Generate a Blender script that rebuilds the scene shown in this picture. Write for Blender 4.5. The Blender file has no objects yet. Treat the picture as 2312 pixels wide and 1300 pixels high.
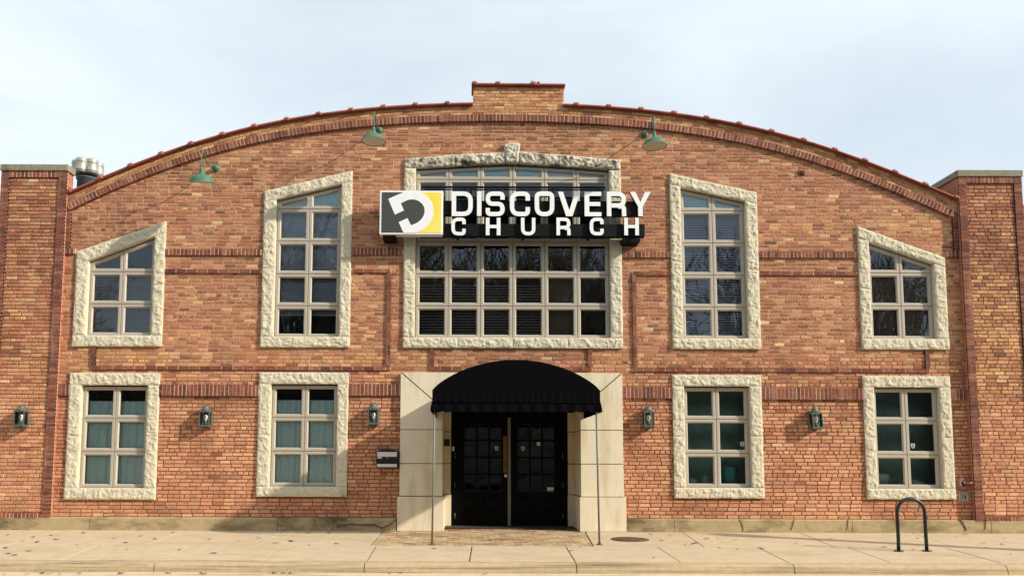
import bpy, bmesh, math, random
import numpy as np
from mathutils import Vector, Matrix, noise as mnoise
R = math.radians
random.seed(7)
SC = bpy.context.scene
COL = SC.collection

# ------------------------------------------------------------------ camera
PITCH, ROLL = R(5.0), R(0.2)
DIST, HGT, FPX, W0, H0 = 14.8, 1.31, 1750.0, 2312.0, 1300.0
SX, SY = 0.0394, 0.1025
cam_d = bpy.data.cameras.new('camera'); cam = bpy.data.objects.new('camera', cam_d); COL.objects.link(cam)
cam_d.sensor_fit = 'HORIZONTAL'; cam_d.sensor_width = 36.0; cam_d.lens = FPX / W0 * 36.0
cam_d.shift_x = SX; cam_d.shift_y = SY; cam_d.clip_end = 3000
FW = Vector((0, math.cos(PITCH), math.sin(PITCH))); UP0 = Vector((0, -math.sin(PITCH), math.cos(PITCH))); RT0 = Vector((1, 0, 0))
RT = RT0 * math.cos(ROLL) + UP0 * math.sin(ROLL); UP = -RT0 * math.sin(ROLL) + UP0 * math.cos(ROLL)
CP = Vector((0, -DIST, HGT))
m = Matrix.Identity(4)
for i in range(3):
    m[i][0] = RT[i]; m[i][1] = UP[i]; m[i][2] = -FW[i]; m[i][3] = CP[i]
cam.matrix_world = m
SC.camera = cam

# ------------------------------------------------------------------ sun and sky
SUN_EL, SUN_AZ = 28.0, 24.0          # azimuth is the angle off the facade plane
SDIR = Vector((math.cos(R(SUN_AZ)) * math.cos(R(SUN_EL)), -math.sin(R(SUN_AZ)) * math.cos(R(SUN_EL)), math.sin(R(SUN_EL))))
sl = bpy.data.lights.new('sun', 'SUN'); sl.energy = 5.0; sl.angle = R(1.4); sl.color = (1.0, 0.93, 0.81)
so = bpy.data.objects.new('sun', sl); COL.objects.link(so); so.rotation_euler = SDIR.to_track_quat('Z', 'Y').to_euler(); so.location = (20, -20, 20)
world = bpy.data.worlds.new('World'); SC.world = world; world.use_nodes = True
wn, wl = world.node_tree.nodes, world.node_tree.links
wn.clear()
wo = wn.new('ShaderNodeOutputWorld'); bg = wn.new('ShaderNodeBackground'); bg.inputs[1].default_value = 0.165
sky = wn.new('ShaderNodeTexSky'); sky.sky_type = 'NISHITA'; sky.sun_disc = False
sky.sun_elevation = R(SUN_EL); sky.sun_rotation = R(90 + SUN_AZ); sky.air_density = 1.0; sky.dust_density = 2.0
tc = wn.new('ShaderNodeTexCoord'); mp = wn.new('ShaderNodeMapping'); mp.inputs['Scale'].default_value = (1.0, 1.0, 2.6); mp.inputs['Location'].default_value = (3.1, 0.4, 0.2)
nz = wn.new('ShaderNodeTexNoise'); nz.inputs['Scale'].default_value = 2.2; nz.inputs['Detail'].default_value = 7; nz.inputs['Roughness'].default_value = 0.5; nz.inputs['Distortion'].default_value = 0.3
cr = wn.new('ShaderNodeValToRGB'); cr.color_ramp.elements[0].position = 0.30; cr.color_ramp.elements[1].position = 0.72
cr.color_ramp.elements[0].color = (0.58, 0.58, 0.58, 1); cr.color_ramp.elements[1].color = (0.97, 0.97, 0.97, 1)
mx = wn.new('ShaderNodeMix'); mx.data_type = 'RGBA'
mx.inputs['B'].default_value = (5.5, 6.0, 6.3, 1)
wl.new(tc.outputs['Generated'], mp.inputs[0]); wl.new(mp.outputs[0], nz.inputs['Vector']); wl.new(nz.outputs['Fac'], cr.inputs[0])
wl.new(cr.outputs[0], mx.inputs['Factor']); wl.new(sky.outputs[0], mx.inputs['A']); wl.new(mx.outputs['Result'], bg.inputs[0]); wl.new(bg.outputs[0], wo.inputs[0])
SC.view_settings.view_transform = 'Standard'; SC.view_settings.look = 'None'; SC.view_settings.gamma = 1.0
SC.view_settings.exposure = 0.08

# ------------------------------------------------------------------ pixel <-> place helpers
CXP, CYP = W0 / 2 - SX * W0, H0 / 2 + SY * W0
def ray(px, py):
    return (FW + RT * ((px - CXP) / FPX) - UP * ((py - CYP) / FPX))
def Wp(px, py, d=0.0):
    r = ray(px, py); t = (-d - CP.y) / r.y
    p = CP + r * t
    return (p.x, p.z)
SLOPE = 0.03
def Gp(px, py):
    r = ray(px, py)                      # plane z = SLOPE*y
    t = (SLOPE * CP.y - CP.z) / (r.z - SLOPE * r.y)
    return CP + r * t
def WX(px, py=600, d=0.0): return Wp(px, py, d)[0]
def WZ(py, px=1065, d=0.0): return Wp(px, py, d)[1]

# ------------------------------------------------------------------ mesh helpers
class MB:
    def __init__(s): s.v = []; s.f = []; s.c = []; s.m = []; s.sm = []
    def face(s, idx, c=(1, 1, 1), mi=0, smooth=False):
        s.f.append(idx); s.c.append(c); s.m.append(mi); s.sm.append(smooth)
    def quadbox(s, x0, x1, y0, y1, z0, z1, c=(1, 1, 1), mi=0):
        b = len(s.v)
        s.v += [(x0, y0, z0), (x1, y0, z0), (x1, y1, z0), (x0, y1, z0), (x0, y0, z1), (x1, y0, z1), (x1, y1, z1), (x0, y1, z1)]
        for q in ((0, 3, 2, 1), (4, 5, 6, 7), (0, 1, 5, 4), (1, 2, 6, 5), (2, 3, 7, 6), (3, 0, 4, 7)):
            s.face(tuple(b + i for i in q), c, mi)
    def prism(s, poly, y0, y1, c=(1, 1, 1), mi=0, side_mi=None, cap_back=True):
        """poly: list of (x,z); y0 = front (smaller y), y1 = back"""
        a = sum(poly[i][0] * poly[(i + 1) % len(poly)][1] - poly[(i + 1) % len(poly)][0] * poly[i][1] for i in range(len(poly)))
        if a < 0: poly = poly[::-1]
        b = len(s.v); n = len(poly)
        s.v += [(x, y0, z) for x, z in poly] + [(x, y1, z) for x, z in poly]
        s.face(tuple(range(b, b + n)), c, mi)
        if cap_back: s.face(tuple(range(b + 2 * n - 1, b + n - 1, -1)), c, mi if side_mi is None else side_mi)
        for i in range(n):
            j = (i + 1) % n
            s.face((b + j, b + i, b + n + i, b + n + j), c, mi if side_mi is None else side_mi)
    def hprism(s, poly, z0, z1, c=(1, 1, 1), mi=0):
        """poly in (x,y); z function or constants"""
        a = sum(poly[i][0] * poly[(i + 1) % len(poly)][1] - poly[(i + 1) % len(poly)][0] * poly[i][1] for i in range(len(poly)))
        if a < 0: poly = poly[::-1]
        b = len(s.v); n = len(poly)
        f0 = z0 if callable(z0) else (lambda x, y: z0); f1 = z1 if callable(z1) else (lambda x, y: z1)
        s.v += [(x, y, f0(x, y)) for x, y in poly] + [(x, y, f1(x, y)) for x, y in poly]
        s.face(tuple(range(b + n - 1, b - 1, -1)), c, mi); s.face(tuple(range(b + n, b + 2 * n)), c, mi)
        for i in range(n):
            j = (i + 1) % n
            s.face((b + i, b + j, b + n + j, b + n + i), c, mi)
    def tube(s, pts, rad, n=10, c=(1, 1, 1), mi=0, cap=True, smooth=True):
        pts = [Vector(p) for p in pts]; b = len(s.v)
        rads = rad if isinstance(rad, (list, tuple)) else [rad] * len(pts)
        prev = None
        for i, p in enumerate(pts):
            t = (pts[min(i + 1, len(pts) - 1)] - pts[max(i - 1, 0)])
            if t.length < 1e-9: t = Vector((0, 0, 1))
            t.normalize()
            if prev is None:
                a = Vector((0, 0, 1)) if abs(t.z) < .9 else Vector((1, 0, 0))
                u = t.cross(a).normalized()
            else:
                u = (prev - t * prev.dot(t)).normalized()
            prev = u; w = t.cross(u)
            for k in range(n):
                an = 2 * math.pi * k / n
                q = p + (u * math.cos(an) + w * math.sin(an)) * rads[i]
                s.v.append(tuple(q))
        for i in range(len(pts) - 1):
            for k in range(n):
                k2 = (k + 1) % n
                s.face((b + i * n + k, b + i * n + k2, b + (i + 1) * n + k2, b + (i + 1) * n + k), c, mi, smooth)
        if cap:
            s.face(tuple(b + k for k in range(n))[::-1], c, mi); s.face(tuple(b + (len(pts) - 1) * n + k for k in range(n)), c, mi)
    def lathe(s, prof, cen=(0, 0, 0), n=28, c=(1, 1, 1), mi=0, axis=None):
        """prof: (r, h) pairs along axis"""
        ax = Vector(axis).normalized() if axis else Vector((0, 0, 1))
        a = Vector((1, 0, 0)) if abs(ax.x) < .9 else Vector((0, 1, 0))
        u = ax.cross(a).normalized(); w = ax.cross(u); cen = Vector(cen); b = len(s.v)
        for r, h in prof:
            for k in range(n):
                an = 2 * math.pi * k / n
                s.v.append(tuple(cen + ax * h + (u * math.cos(an) + w * math.sin(an)) * r))
        for i in range(len(prof) - 1):
            for k in range(n):
                k2 = (k + 1) % n
                s.face((b + i * n + k, b + i * n + k2, b + (i + 1) * n + k2, b + (i + 1) * n + k), c, mi, True)
        if prof[0][0] > 1e-4: s.face(tuple(b + k for k in range(n))[::-1], c, mi)
        if prof[-1][0] > 1e-4: s.face(tuple(b + (len(prof) - 1) * n + k for k in range(n)), c, mi)
    def build(s, name, mats, parent=None, label=None, cat=None, group=None, kind=None, bevel=0, fix=False):
        me = bpy.data.meshes.new(name); me.from_pydata(s.v, [], s.f)
        if not isinstance(mats, (list, tuple)): mats = [mats]
        for mt in mats: me.materials.append(mt)
        me.polygons.foreach_set('material_index', s.m); me.polygons.foreach_set('use_smooth', s.sm)
        if any(c != (1, 1, 1) for c in s.c):
            at = me.color_attributes.new('tint', 'FLOAT_COLOR', 'CORNER')
            arr = []
            for f, c in zip(s.f, s.c): arr += [c[0], c[1], c[2], 1.0] * len(f)
            at.data.foreach_set('color', arr)
        if fix:
            bm = bmesh.new(); bm.from_mesh(me); bmesh.ops.recalc_face_normals(bm, faces=bm.faces); bm.to_mesh(me); bm.free()
        me.update()
        o = bpy.data.objects.new(name, me); COL.objects.link(o)
        if parent: o.parent = parent
        tag(o, label, cat, group, kind)
        if bevel:
            bv = o.modifiers.new('bevel', 'BEVEL'); bv.width = bevel; bv.segments = 2; bv.limit_method = 'ANGLE'
        return o
def tag(o, label=None, cat=None, group=None, kind=None):
    if label: o['label'] = label
    if cat: o['category'] = cat
    if group: o['group'] = group
    if kind: o['kind'] = kind
def empty(name, loc=(0, 0, 0), label=None, cat=None, group=None, rot=(0, 0, 0)):
    o = bpy.data.objects.new(name, None); COL.objects.link(o); o.location = loc; o.rotation_euler = rot; o.empty_display_size = .1
    tag(o, label, cat, group); return o
def copy_tree(o, parent=None):
    c = o.copy(); COL.objects.link(c); c.parent = parent
    for ch in list(o.children): copy_tree(ch, c)
    return c

def lerp(a, b, t): return a + (b - a) * t
def srgb(r, g, b):
    f = lambda u: (u / 255 / 12.92) if u / 255 <= .04045 else ((u / 255 + .055) / 1.055) ** 2.4
    return (f(r), f(g), f(b))

# ------------------------------------------------------------------ materials
def mat(name, col, rough=.6, metal=0.0, nscale=0, namt=0.0, bump=0.0, bscale=40, tint=False, spec=.5, col2=None, detail=5, bdist=.01, stain=None, emis=None):
    mt = bpy.data.materials.new(name); mt.use_nodes = True
    n, l = mt.node_tree.nodes, mt.node_tree.links
    p = n['Principled BSDF']; p.inputs['Roughness'].default_value = rough; p.inputs['Metallic'].default_value = metal
    p.inputs['Specular IOR Level'].default_value = spec
    tcx = n.new('ShaderNodeTexCoord')
    if tint:
        a = n.new('ShaderNodeAttribute'); a.attribute_name = 'tint'; src = a.outputs['Color']
    else:
        a = n.new('ShaderNodeRGB'); a.outputs[0].default_value = (*col, 1); src = a.outputs[0]
    if nscale:
        nn = n.new('ShaderNodeTexNoise'); nn.inputs['Scale'].default_value = nscale; nn.inputs['Detail'].default_value = detail; nn.inputs['Roughness'].default_value = .65
        l.new(tcx.outputs['Object'], nn.inputs['Vector'])
        if col2:
            rp = n.new('ShaderNodeMapRange'); rp.inputs['From Min'].default_value = .38; rp.inputs['From Max'].default_value = .66
            l.new(nn.outputs['Fac'], rp.inputs['Value'])
            mm = n.new('ShaderNodeMix'); mm.data_type = 'RGBA'; l.new(rp.outputs[0], mm.inputs['Factor']); l.new(src, mm.inputs['A']); mm.inputs['B'].default_value = (*col2, 1); src = mm.outputs['Result']
        if namt:
            mr = n.new('ShaderNodeMapRange'); mr.inputs['From Min'].default_value = .25; mr.inputs['From Max'].default_value = .75
            mr.inputs['To Min'].default_value = 1 - namt; mr.inputs['To Max'].default_value = 1 + namt
            n3 = n.new('ShaderNodeTexNoise'); n3.inputs['Scale'].default_value = nscale * 3.3; n3.inputs['Detail'].default_value = detail; n3.inputs['Roughness'].default_value = .7
            l.new(tcx.outputs['Object'], n3.inputs['Vector']); l.new(n3.outputs['Fac'], mr.inputs['Value'])
            vm = n.new('ShaderNodeVectorMath'); vm.operation = 'SCALE'; l.new(src, vm.inputs[0]); l.new(mr.outputs[0], vm.inputs['Scale']); src = vm.outputs[0]
    if stain:
        scol, sscale, lo, hi, stretch = stain
        mpn = n.new('ShaderNodeMapping'); mpn.inputs['Scale'].default_value = stretch; l.new(tcx.outputs['Object'], mpn.inputs[0])
        n2 = n.new('ShaderNodeTexNoise'); n2.inputs['Scale'].default_value = sscale; n2.inputs['Detail'].default_value = 8; n2.inputs['Roughness'].default_value = .7
        l.new(mpn.outputs[0], n2.inputs['Vector'])
        rp = n.new('ShaderNodeMapRange'); rp.inputs['From Min'].default_value = lo; rp.inputs['From Max'].default_value = hi; l.new(n2.outputs['Fac'], rp.inputs['Value'])
        mm = n.new('ShaderNodeMix'); mm.data_type = 'RGBA'; l.new(rp.outputs[0], mm.inputs['Factor']); l.new(src, mm.inputs['A']); mm.inputs['B'].default_value = (*scol, 1); src = mm.outputs['Result']
    l.new(src, p.inputs['Base Color'])
    if bump:
        nb = n.new('ShaderNodeTexNoise'); nb.inputs['Scale'].default_value = bscale; nb.inputs['Detail'].default_value = 6; nb.inputs['Roughness'].default_value = .65
        l.new(tcx.outputs['Object'], nb.inputs['Vector'])
        bp = n.new('ShaderNodeBump'); bp.inputs['Strength'].default_value = bump; bp.inputs['Distance'].default_value = bdist
        l.new(nb.outputs['Fac'], bp.inputs['Height']); l.new(bp.outputs[0], p.inputs['Normal'])
    return mt

def brick_material():
    mt = mat('brick_units', (1, 1, 1), rough=.88, tint=True, nscale=13, namt=.55, bump=1.0, bscale=38, bdist=.016, spec=.2)
    n, l = mt.node_tree.nodes, mt.node_tree.links
    p = n['Principled BSDF']; src = p.inputs['Base Color'].links[0].from_socket
    tcx = n.new('ShaderNodeTexCoord')
    nn = n.new('ShaderNodeTexNoise'); nn.inputs['Scale'].default_value = 13; nn.inputs['Detail'].default_value = 8; nn.inputs['Roughness'].default_value = .75
    mpn = n.new('ShaderNodeMapping'); mpn.inputs['Scale'].default_value = (.6, .6, 1.6); l.new(tcx.outputs['Object'], mpn.inputs[0]); l.new(mpn.outputs[0], nn.inputs['Vector'])
    rp = n.new('ShaderNodeMapRange'); rp.inputs['From Min'].default_value = .54; rp.inputs['From Max'].default_value = .70; rp.inputs['To Max'].default_value = .55
    l.new(nn.outputs['Fac'], rp.inputs['Value'])
    mm = n.new('ShaderNodeMix'); mm.data_type = 'RGBA'; mm.inputs['B'].default_value = (*srgb(206, 156, 122), 1)
    l.new(rp.outputs[0], mm.inputs['Factor']); l.new(src, mm.inputs['A'])
    # soot and water marks of their own shape
    n2 = n.new('ShaderNodeTexNoise'); n2.inputs['Scale'].default_value = 1.1; n2.inputs['Detail'].default_value = 9; n2.inputs['Roughness'].default_value = .7
    l.new(tcx.outputs['Object'], n2.inputs['Vector'])
    r2 = n.new('ShaderNodeMapRange'); r2.inputs['From Min'].default_value = .53; r2.inputs['From Max'].default_value = .72; r2.inputs['To Max'].default_value = .55
    l.new(n2.outputs['Fac'], r2.inputs['Value'])
    m2 = n.new('ShaderNodeMix'); m2.data_type = 'RGBA'; m2.inputs['B'].default_value = (*srgb(96, 62, 48), 1)
    l.new(r2.outputs[0], m2.inputs['Factor']); l.new(mm.outputs['Result'], m2.inputs['A'])
    # vertical run-off streaks
    mp4 = n.new('ShaderNodeMapping'); mp4.inputs['Scale'].default_value = (3.2, 3.2, .32); l.new(tcx.outputs['Object'], mp4.inputs[0])
    n4 = n.new('ShaderNodeTexNoise'); n4.inputs['Scale'].default_value = 1.6; n4.inputs['Detail'].default_value = 6; n4.inputs['Roughness'].default_value = .6; l.new(mp4.outputs[0], n4.inputs['Vector'])
    r4 = n.new('ShaderNodeMapRange'); r4.inputs['From Min'].default_value = .56; r4.inputs['From Max'].default_value = .74; r4.inputs['To Max'].default_value = .42; l.new(n4.outputs['Fac'], r4.inputs['Value'])
    m4 = n.new('ShaderNodeMix'); m4.data_type = 'RGBA'; m4.inputs['B'].default_value = (*srgb(200, 160, 130), 1); l.new(r4.outputs[0], m4.inputs['Factor']); l.new(m2.outputs['Result'], m4.inputs['A'])
    l.new(m4.outputs['Result'], p.inputs['Base Color'])
    return mt
def mortar_material():
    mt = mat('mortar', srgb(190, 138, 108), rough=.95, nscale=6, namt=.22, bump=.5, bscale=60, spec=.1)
    n, l = mt.node_tree.nodes, mt.node_tree.links
    rgb = [q for q in n if q.type == 'RGB'][0]; tgt = rgb.outputs[0].links[0].to_socket
    tcx = n.new('ShaderNodeTexCoord'); sp = n.new('ShaderNodeSeparateXYZ'); l.new(tcx.outputs['Object'], sp.inputs[0])
    nn = n.new('ShaderNodeTexNoise'); nn.inputs['Scale'].default_value = .7; nn.inputs['Detail'].default_value = 4; l.new(tcx.outputs['Object'], nn.inputs['Vector'])
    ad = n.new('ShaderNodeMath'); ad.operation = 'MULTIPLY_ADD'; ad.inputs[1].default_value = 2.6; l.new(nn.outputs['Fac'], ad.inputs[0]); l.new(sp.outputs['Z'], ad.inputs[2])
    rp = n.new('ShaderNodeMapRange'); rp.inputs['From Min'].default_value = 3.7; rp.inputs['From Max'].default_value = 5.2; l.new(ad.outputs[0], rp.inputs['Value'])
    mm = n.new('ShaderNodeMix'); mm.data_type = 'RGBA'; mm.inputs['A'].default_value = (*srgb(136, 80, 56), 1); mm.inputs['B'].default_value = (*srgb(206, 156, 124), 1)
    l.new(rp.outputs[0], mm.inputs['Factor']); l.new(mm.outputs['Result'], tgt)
    return mt
def glass_material(name, tint, refl=1.6, rough=0.0):
    mt = bpy.data.materials.new(name); mt.use_nodes = True
    n, l = mt.node_tree.nodes, mt.node_tree.links; n.clear()
    o = n.new('ShaderNodeOutputMaterial'); mixs = n.new('ShaderNodeMixShader'); tr = n.new('ShaderNodeBsdfTransparent'); gl = n.new('ShaderNodeBsdfGlossy')
    tr.inputs[0].default_value = (*tint, 1); gl.inputs['Roughness'].default_value = rough; gl.inputs[0].default_value = (.80, .90, 1, 1)
    fr = n.new('ShaderNodeFresnel'); fr.inputs[0].default_value = 1.5
    mu = n.new('ShaderNodeMath'); mu.operation = 'MULTIPLY'; mu.inputs[1].default_value = refl; mu.use_clamp = True
    tcx = n.new('ShaderNodeTexCoord'); nn = n.new('ShaderNodeTexNoise'); nn.inputs['Scale'].default_value = 1.7; nn.inputs['Detail'].default_value = 2
    bp = n.new('ShaderNodeBump'); bp.inputs['Strength'].default_value = .06; bp.inputs['Distance'].default_value = .01
    l.new(tcx.outputs['Object'], nn.inputs['Vector']); l.new(nn.outputs['Fac'], bp.inputs['Height']); l.new(bp.outputs[0], gl.inputs['Normal'])
    l.new(fr.outputs[0], mu.inputs[0]); l.new(mu.outputs[0], mixs.inputs[0]); l.new(tr.outputs[0], mixs.inputs[1]); l.new(gl.outputs[0], mixs.inputs[2]); l.new(mixs.outputs[0], o.inputs[0])
    return mt
M = {}
M['brick'] = brick_material(); M['mortar'] = mortar_material()
M['mortar_light'] = mat('light_mortar', srgb(214, 170, 142), rough=.95, nscale=7, namt=.2, bump=.4, bscale=60, spec=.1)
M['stone'] = mat('rock_faced_limestone', srgb(206, 197, 172), rough=.85, nscale=7, namt=.10, bump=.6, bscale=28, bdist=.02, spec=.2, stain=(srgb(120, 108, 84), 2.3, .60, .80, (1, 1, 1)))
M['stone_stained'] = mat('stained_limestone', srgb(198, 190, 170), rough=.88, nscale=7, namt=.10, bump=.6, bscale=28, bdist=.02, spec=.2, stain=(srgb(70, 64, 54), 3.4, .49, .66, (1, 1, 1.5)))
M['smooth'] = mat('smooth_limestone', srgb(220, 208, 182), rough=.8, nscale=1.6, namt=.05, bump=.12, bscale=60, spec=.2, stain=(srgb(188, 168, 130), 1.5, .5, .75, (2.2, 1, .45)))
M['groove'] = mat('portal_joint_brown', srgb(120, 104, 78), rough=.95)  # brown backing that shows in the joints between portal blocks
M['concrete'] = mat('old_concrete', srgb(174, 154, 118), rough=.92, nscale=2.2, namt=.16, bump=.5, bscale=30, spec=.15, stain=(srgb(96, 86, 62), 1.5, .46, .66, (.7, 1, 1.6)))
M['cap'] = mat('cap_concrete', srgb(140, 134, 116), rough=.9, nscale=4, namt=.2, bump=.4, bscale=30, spec=.15, stain=(srgb(84, 80, 66), 3, .5, .7, (1, 1, 1)))
M['walk'] = mat('sidewalk_concrete', srgb(196, 176, 146), rough=.9, nscale=1.6, namt=.14, bump=.35, bscale=90, detail=9, spec=.2, stain=(srgb(176, 152, 116), 1.1, .50, .80, (.7, 1.2, 1)))
M['gap'] = mat('dark_joint', srgb(98, 80, 58), rough=.95)
M['kerb'] = mat('kerb_concrete', srgb(184, 162, 128), rough=.9, nscale=3, namt=.18, bump=.6, bscale=50, spec=.2, detail=9, stain=(srgb(118, 100, 74), 1.3, .47, .66, (.3, 1, 16)))
M['street'] = mat('gutter_concrete', srgb(204, 186, 156), rough=.92, nscale=2, namt=.1, bump=.4, bscale=70, spec=.2, stain=(srgb(150, 130, 100), 2.2, .52, .7, (.4, 2, 1)))
M['asphalt'] = mat('asphalt', (.06, .058, .055), rough=.9, nscale=3, namt=.2, bump=.4, bscale=90)
M['grass'] = mat('lawn', (.07, .085, .03), rough=.95, nscale=2, namt=.4, bump=.6, bscale=60)
M['paver'] = mat('clay_paver', (1, 1, 1), rough=.9, tint=True, nscale=6, namt=.2, bump=.5, bscale=50, spec=.2)
M['frame'] = mat('taupe_window_frame', srgb(176, 166, 150), rough=.5, nscale=3, namt=.06, spec=.4)
M['terracotta'] = mat('glazed_clay_coping', srgb(146, 74, 58), rough=.5, nscale=5, namt=.22, bump=.15, bscale=20, stain=(srgb(98, 44, 34), 2.5, .5, .7, (1, 1, 1)))
M['glass_up'] = glass_material('upper_glass', (.78, .83, .86), 2.1)
M['glass_low'] = glass_material('lower_glass', (.90, .96, .95), 1.2)
M['glass_door'] = glass_material('door_glass', (.45, .50, .48), 2.8)
M['glass_lamp'] = glass_material('lantern_glass', (.95, .96, .94), 1.0)
M['blind'] = mat('blind_slats', srgb(205, 208, 218), rough=.6)
M['blind_dark'] = mat('dark_blind_slats', srgb(206, 192, 176), rough=.6)
M['roller'] = mat('brown_roller_shade', srgb(122, 92, 70), rough=.9, nscale=5, namt=.15)
M['film'] = mat('pale_teal_film', (.72, .95, .93), rough=.5, nscale=2, namt=.15)
M['curtain'] = mat('sheer_curtain', srgb(222, 238, 234), rough=.9, nscale=3, namt=.08)
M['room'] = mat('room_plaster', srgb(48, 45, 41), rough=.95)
M['black'] = mat('black_paint', (.012, .012, .013), rough=.38, nscale=4, namt=.2)
M['doorblack'] = mat('black_door_paint', (.002, .002, .0022), rough=.4, nscale=4, namt=.2, spec=.1)
M['fabric'] = mat('black_canvas', (.0028, .0028, .0034), rough=.85, nscale=5, namt=.3, bump=.3, bscale=30, spec=.04)
M['galv'] = mat('galvanised_steel', srgb(118, 120, 112), rough=.6, metal=.2, nscale=8, namt=.15)
M['vent'] = mat('bare_sheet_metal', srgb(176, 172, 160), rough=.42, metal=.55, nscale=6, namt=.1)
M['ventgrey'] = mat('grey_sheet_metal', srgb(96, 104, 108), rough=.5, metal=.4, nscale=6, namt=.15)
M['rust'] = mat('rusty_steel', srgb(104, 62, 40), rough=.8, nscale=12, namt=.3)
M['green'] = mat('green_enamel', srgb(74, 112, 90), rough=.55, nscale=7, namt=.14, spec=.35)
M['white_enamel'] = mat('white_enamel', srgb(196, 192, 172), rough=.5, nscale=6, namt=.06)
M['lantern'] = mat('verdigris_bronze', srgb(92, 102, 92), rough=.55, metal=.25, nscale=10, namt=.25)
M['bulb'] = mat('glass_bulb', (.9, .9, .88), rough=.2)
M['signblack'] = mat('sign_black_metal', (.005, .005, .006), rough=.6, nscale=4, namt=.2, spec=.15)
M['signwhite'] = mat('sign_white_acrylic', (.86, .87, .86), rough=.35, nscale=2, namt=.03, stain=((.62, .61, .57), 3.0, .60, .85, (2.5, 1, .5)))
M['signgrey'] = mat('sign_charcoal', srgb(66, 66, 64), rough=.42, nscale=3, namt=.1)
M['yellow'] = mat('sign_yellow', srgb(240, 214, 48), rough=.4, nscale=1.4, col2=srgb(244, 226, 110), detail=2)
M['silver'] = mat('brushed_steel', srgb(214, 214, 216), rough=.4, metal=.15, nscale=5, namt=.05)
M['brass'] = mat('brass', srgb(128, 94, 30), rough=.5, metal=.5, nscale=6, namt=.15)
M['redbell'] = mat('faded_red_paint', srgb(140, 92, 86), rough=.6, nscale=14, namt=.25)
M['plate'] = mat('grey_plate', srgb(176, 166, 148), rough=.6, nscale=14, namt=.15)
M['leaf'] = mat('dry_leaf', srgb(104, 74, 46), rough=.9, nscale=30, namt=.3)
M['iron'] = mat('rusty_cast_iron', srgb(104, 82, 66), rough=.8, metal=.2, nscale=14, namt=.25, bump=.5, bscale=60)
M['bark'] = mat('bark', srgb(150, 138, 122), rough=.95, nscale=6, namt=.2)
M['paper'] = mat('paper', srgb(215, 215, 208), rough=.7)
M['tone_panel'] = mat('teal_tone_panel', srgb(138, 172, 162), rough=.8, nscale=1.5, namt=.25)
M['bead'] = mat('glint_bead', (.035, .035, .038), rough=.35)  # lighter grey than the door: paints highlights along the pane edges
M['teal'] = mat('teal_plastic', srgb(60, 150, 145), rough=.5)
M['hedge'] = mat('dry_thicket', (.125, .112, .092), rough=.95, nscale=3, namt=.5, bump=.8, bscale=25, spec=.1)
M['roofing'] = mat('grey_roofing', (.12, .12, .12), rough=.9, nscale=3, namt=.2)

# ------------------------------------------------------------------ ground
gy = lambda d: -d
WALK_D0, WALK_D1, KERB_D = 0.0, 3.62, 3.82
def zwalk(x, y): return SLOPE * y
KT = SLOPE * -KERB_D; GZ = KT - .125
mb = MB(); mb.hprism([(-400, 1), (400, 1), (400, 500), (-400, 500)], -.5, -.16); mb.build('ground', M['grass'], kind='structure')
# base under slabs: dark joints
mb = MB(); mb.hprism([(-60, .6), (60, .6), (60, -3.66), (-60, -3.66)], -.5, lambda x, y: SLOPE * y - .022); mb.build('sidewalk_bed', M['gap'], kind='structure')
far = GZ
row_d = [0.0, 2.05, 3.62]
j1 = [((412, 1198), (338, 1227)), ((643, 1197), (589, 1226)), ((864, 1198), (840, 1226)), ((1320, 1197), (1336, 1226)), ((1538, 1199), (1583, 1229)), ((1798, 1199), (1873, 1229)), ((2058, 1202), (2150, 1232))]
j2 = [((227, 1227), (138, 1263)), ((430, 1229), (361, 1266)), ((646, 1227), (594, 1265)), ((852, 1227), (829, 1264)), ((1066, 1228), (1060, 1264)), ((1274, 1228), (1298, 1266)), ((1477, 1229), (1530, 1264)), ((1702, 1230), (1775, 1266)), ((1902, 1230), (1996, 1264)), ((2120, 1232), (2246, 1266))]
def joint_xs(js, d0, d1):
    out = []
    for a, b in js:
        p, q = Gp(*a), Gp(*b)
        s = (q.x - p.x) / (q.y - p.y)
        out.append((p.x + s * (-d0 - p.y), p.x + s * (-d1 - p.y)))
    return out
def slab_row(js, d0, d1, name, skip=()):
    xs = joint_xs(js, d0, d1)
    wl_ = (xs[-1][0] - xs[0][0]) / (len(xs) - 1)
    L = [(xs[0][0] - wl_ * k, xs[0][1] - wl_ * k) for k in range(28, 0, -1)]; Rr = [(xs[-1][0] + wl_ * k, xs[-1][1] + wl_ * k) for k in range(1, 28)]
    xs = L + xs + Rr; g = .009
    for i in range(len(xs) - 1):
        if i - 28 in skip: continue
        a, b = xs[i], xs[i + 1]
        ng = 1 + int(1)
        w.hprism([(a[0] + g, -d0 - g), (b[0] - g, -d0 - g), (b[1] - g, -d1 + g), (a[1] + g, -d1 + g)], -.2, lambda x, y, o=random.uniform(-.0025, .0025): SLOPE * y + o)
w = MB()
slab_row(j1, .0, 2.05, 'r1', skip=(2,))
slab_row(j2, 2.05, 3.62, 'r2')
w.build('sidewalk', M['walk'], kind='structure', bevel=.004)
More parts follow.
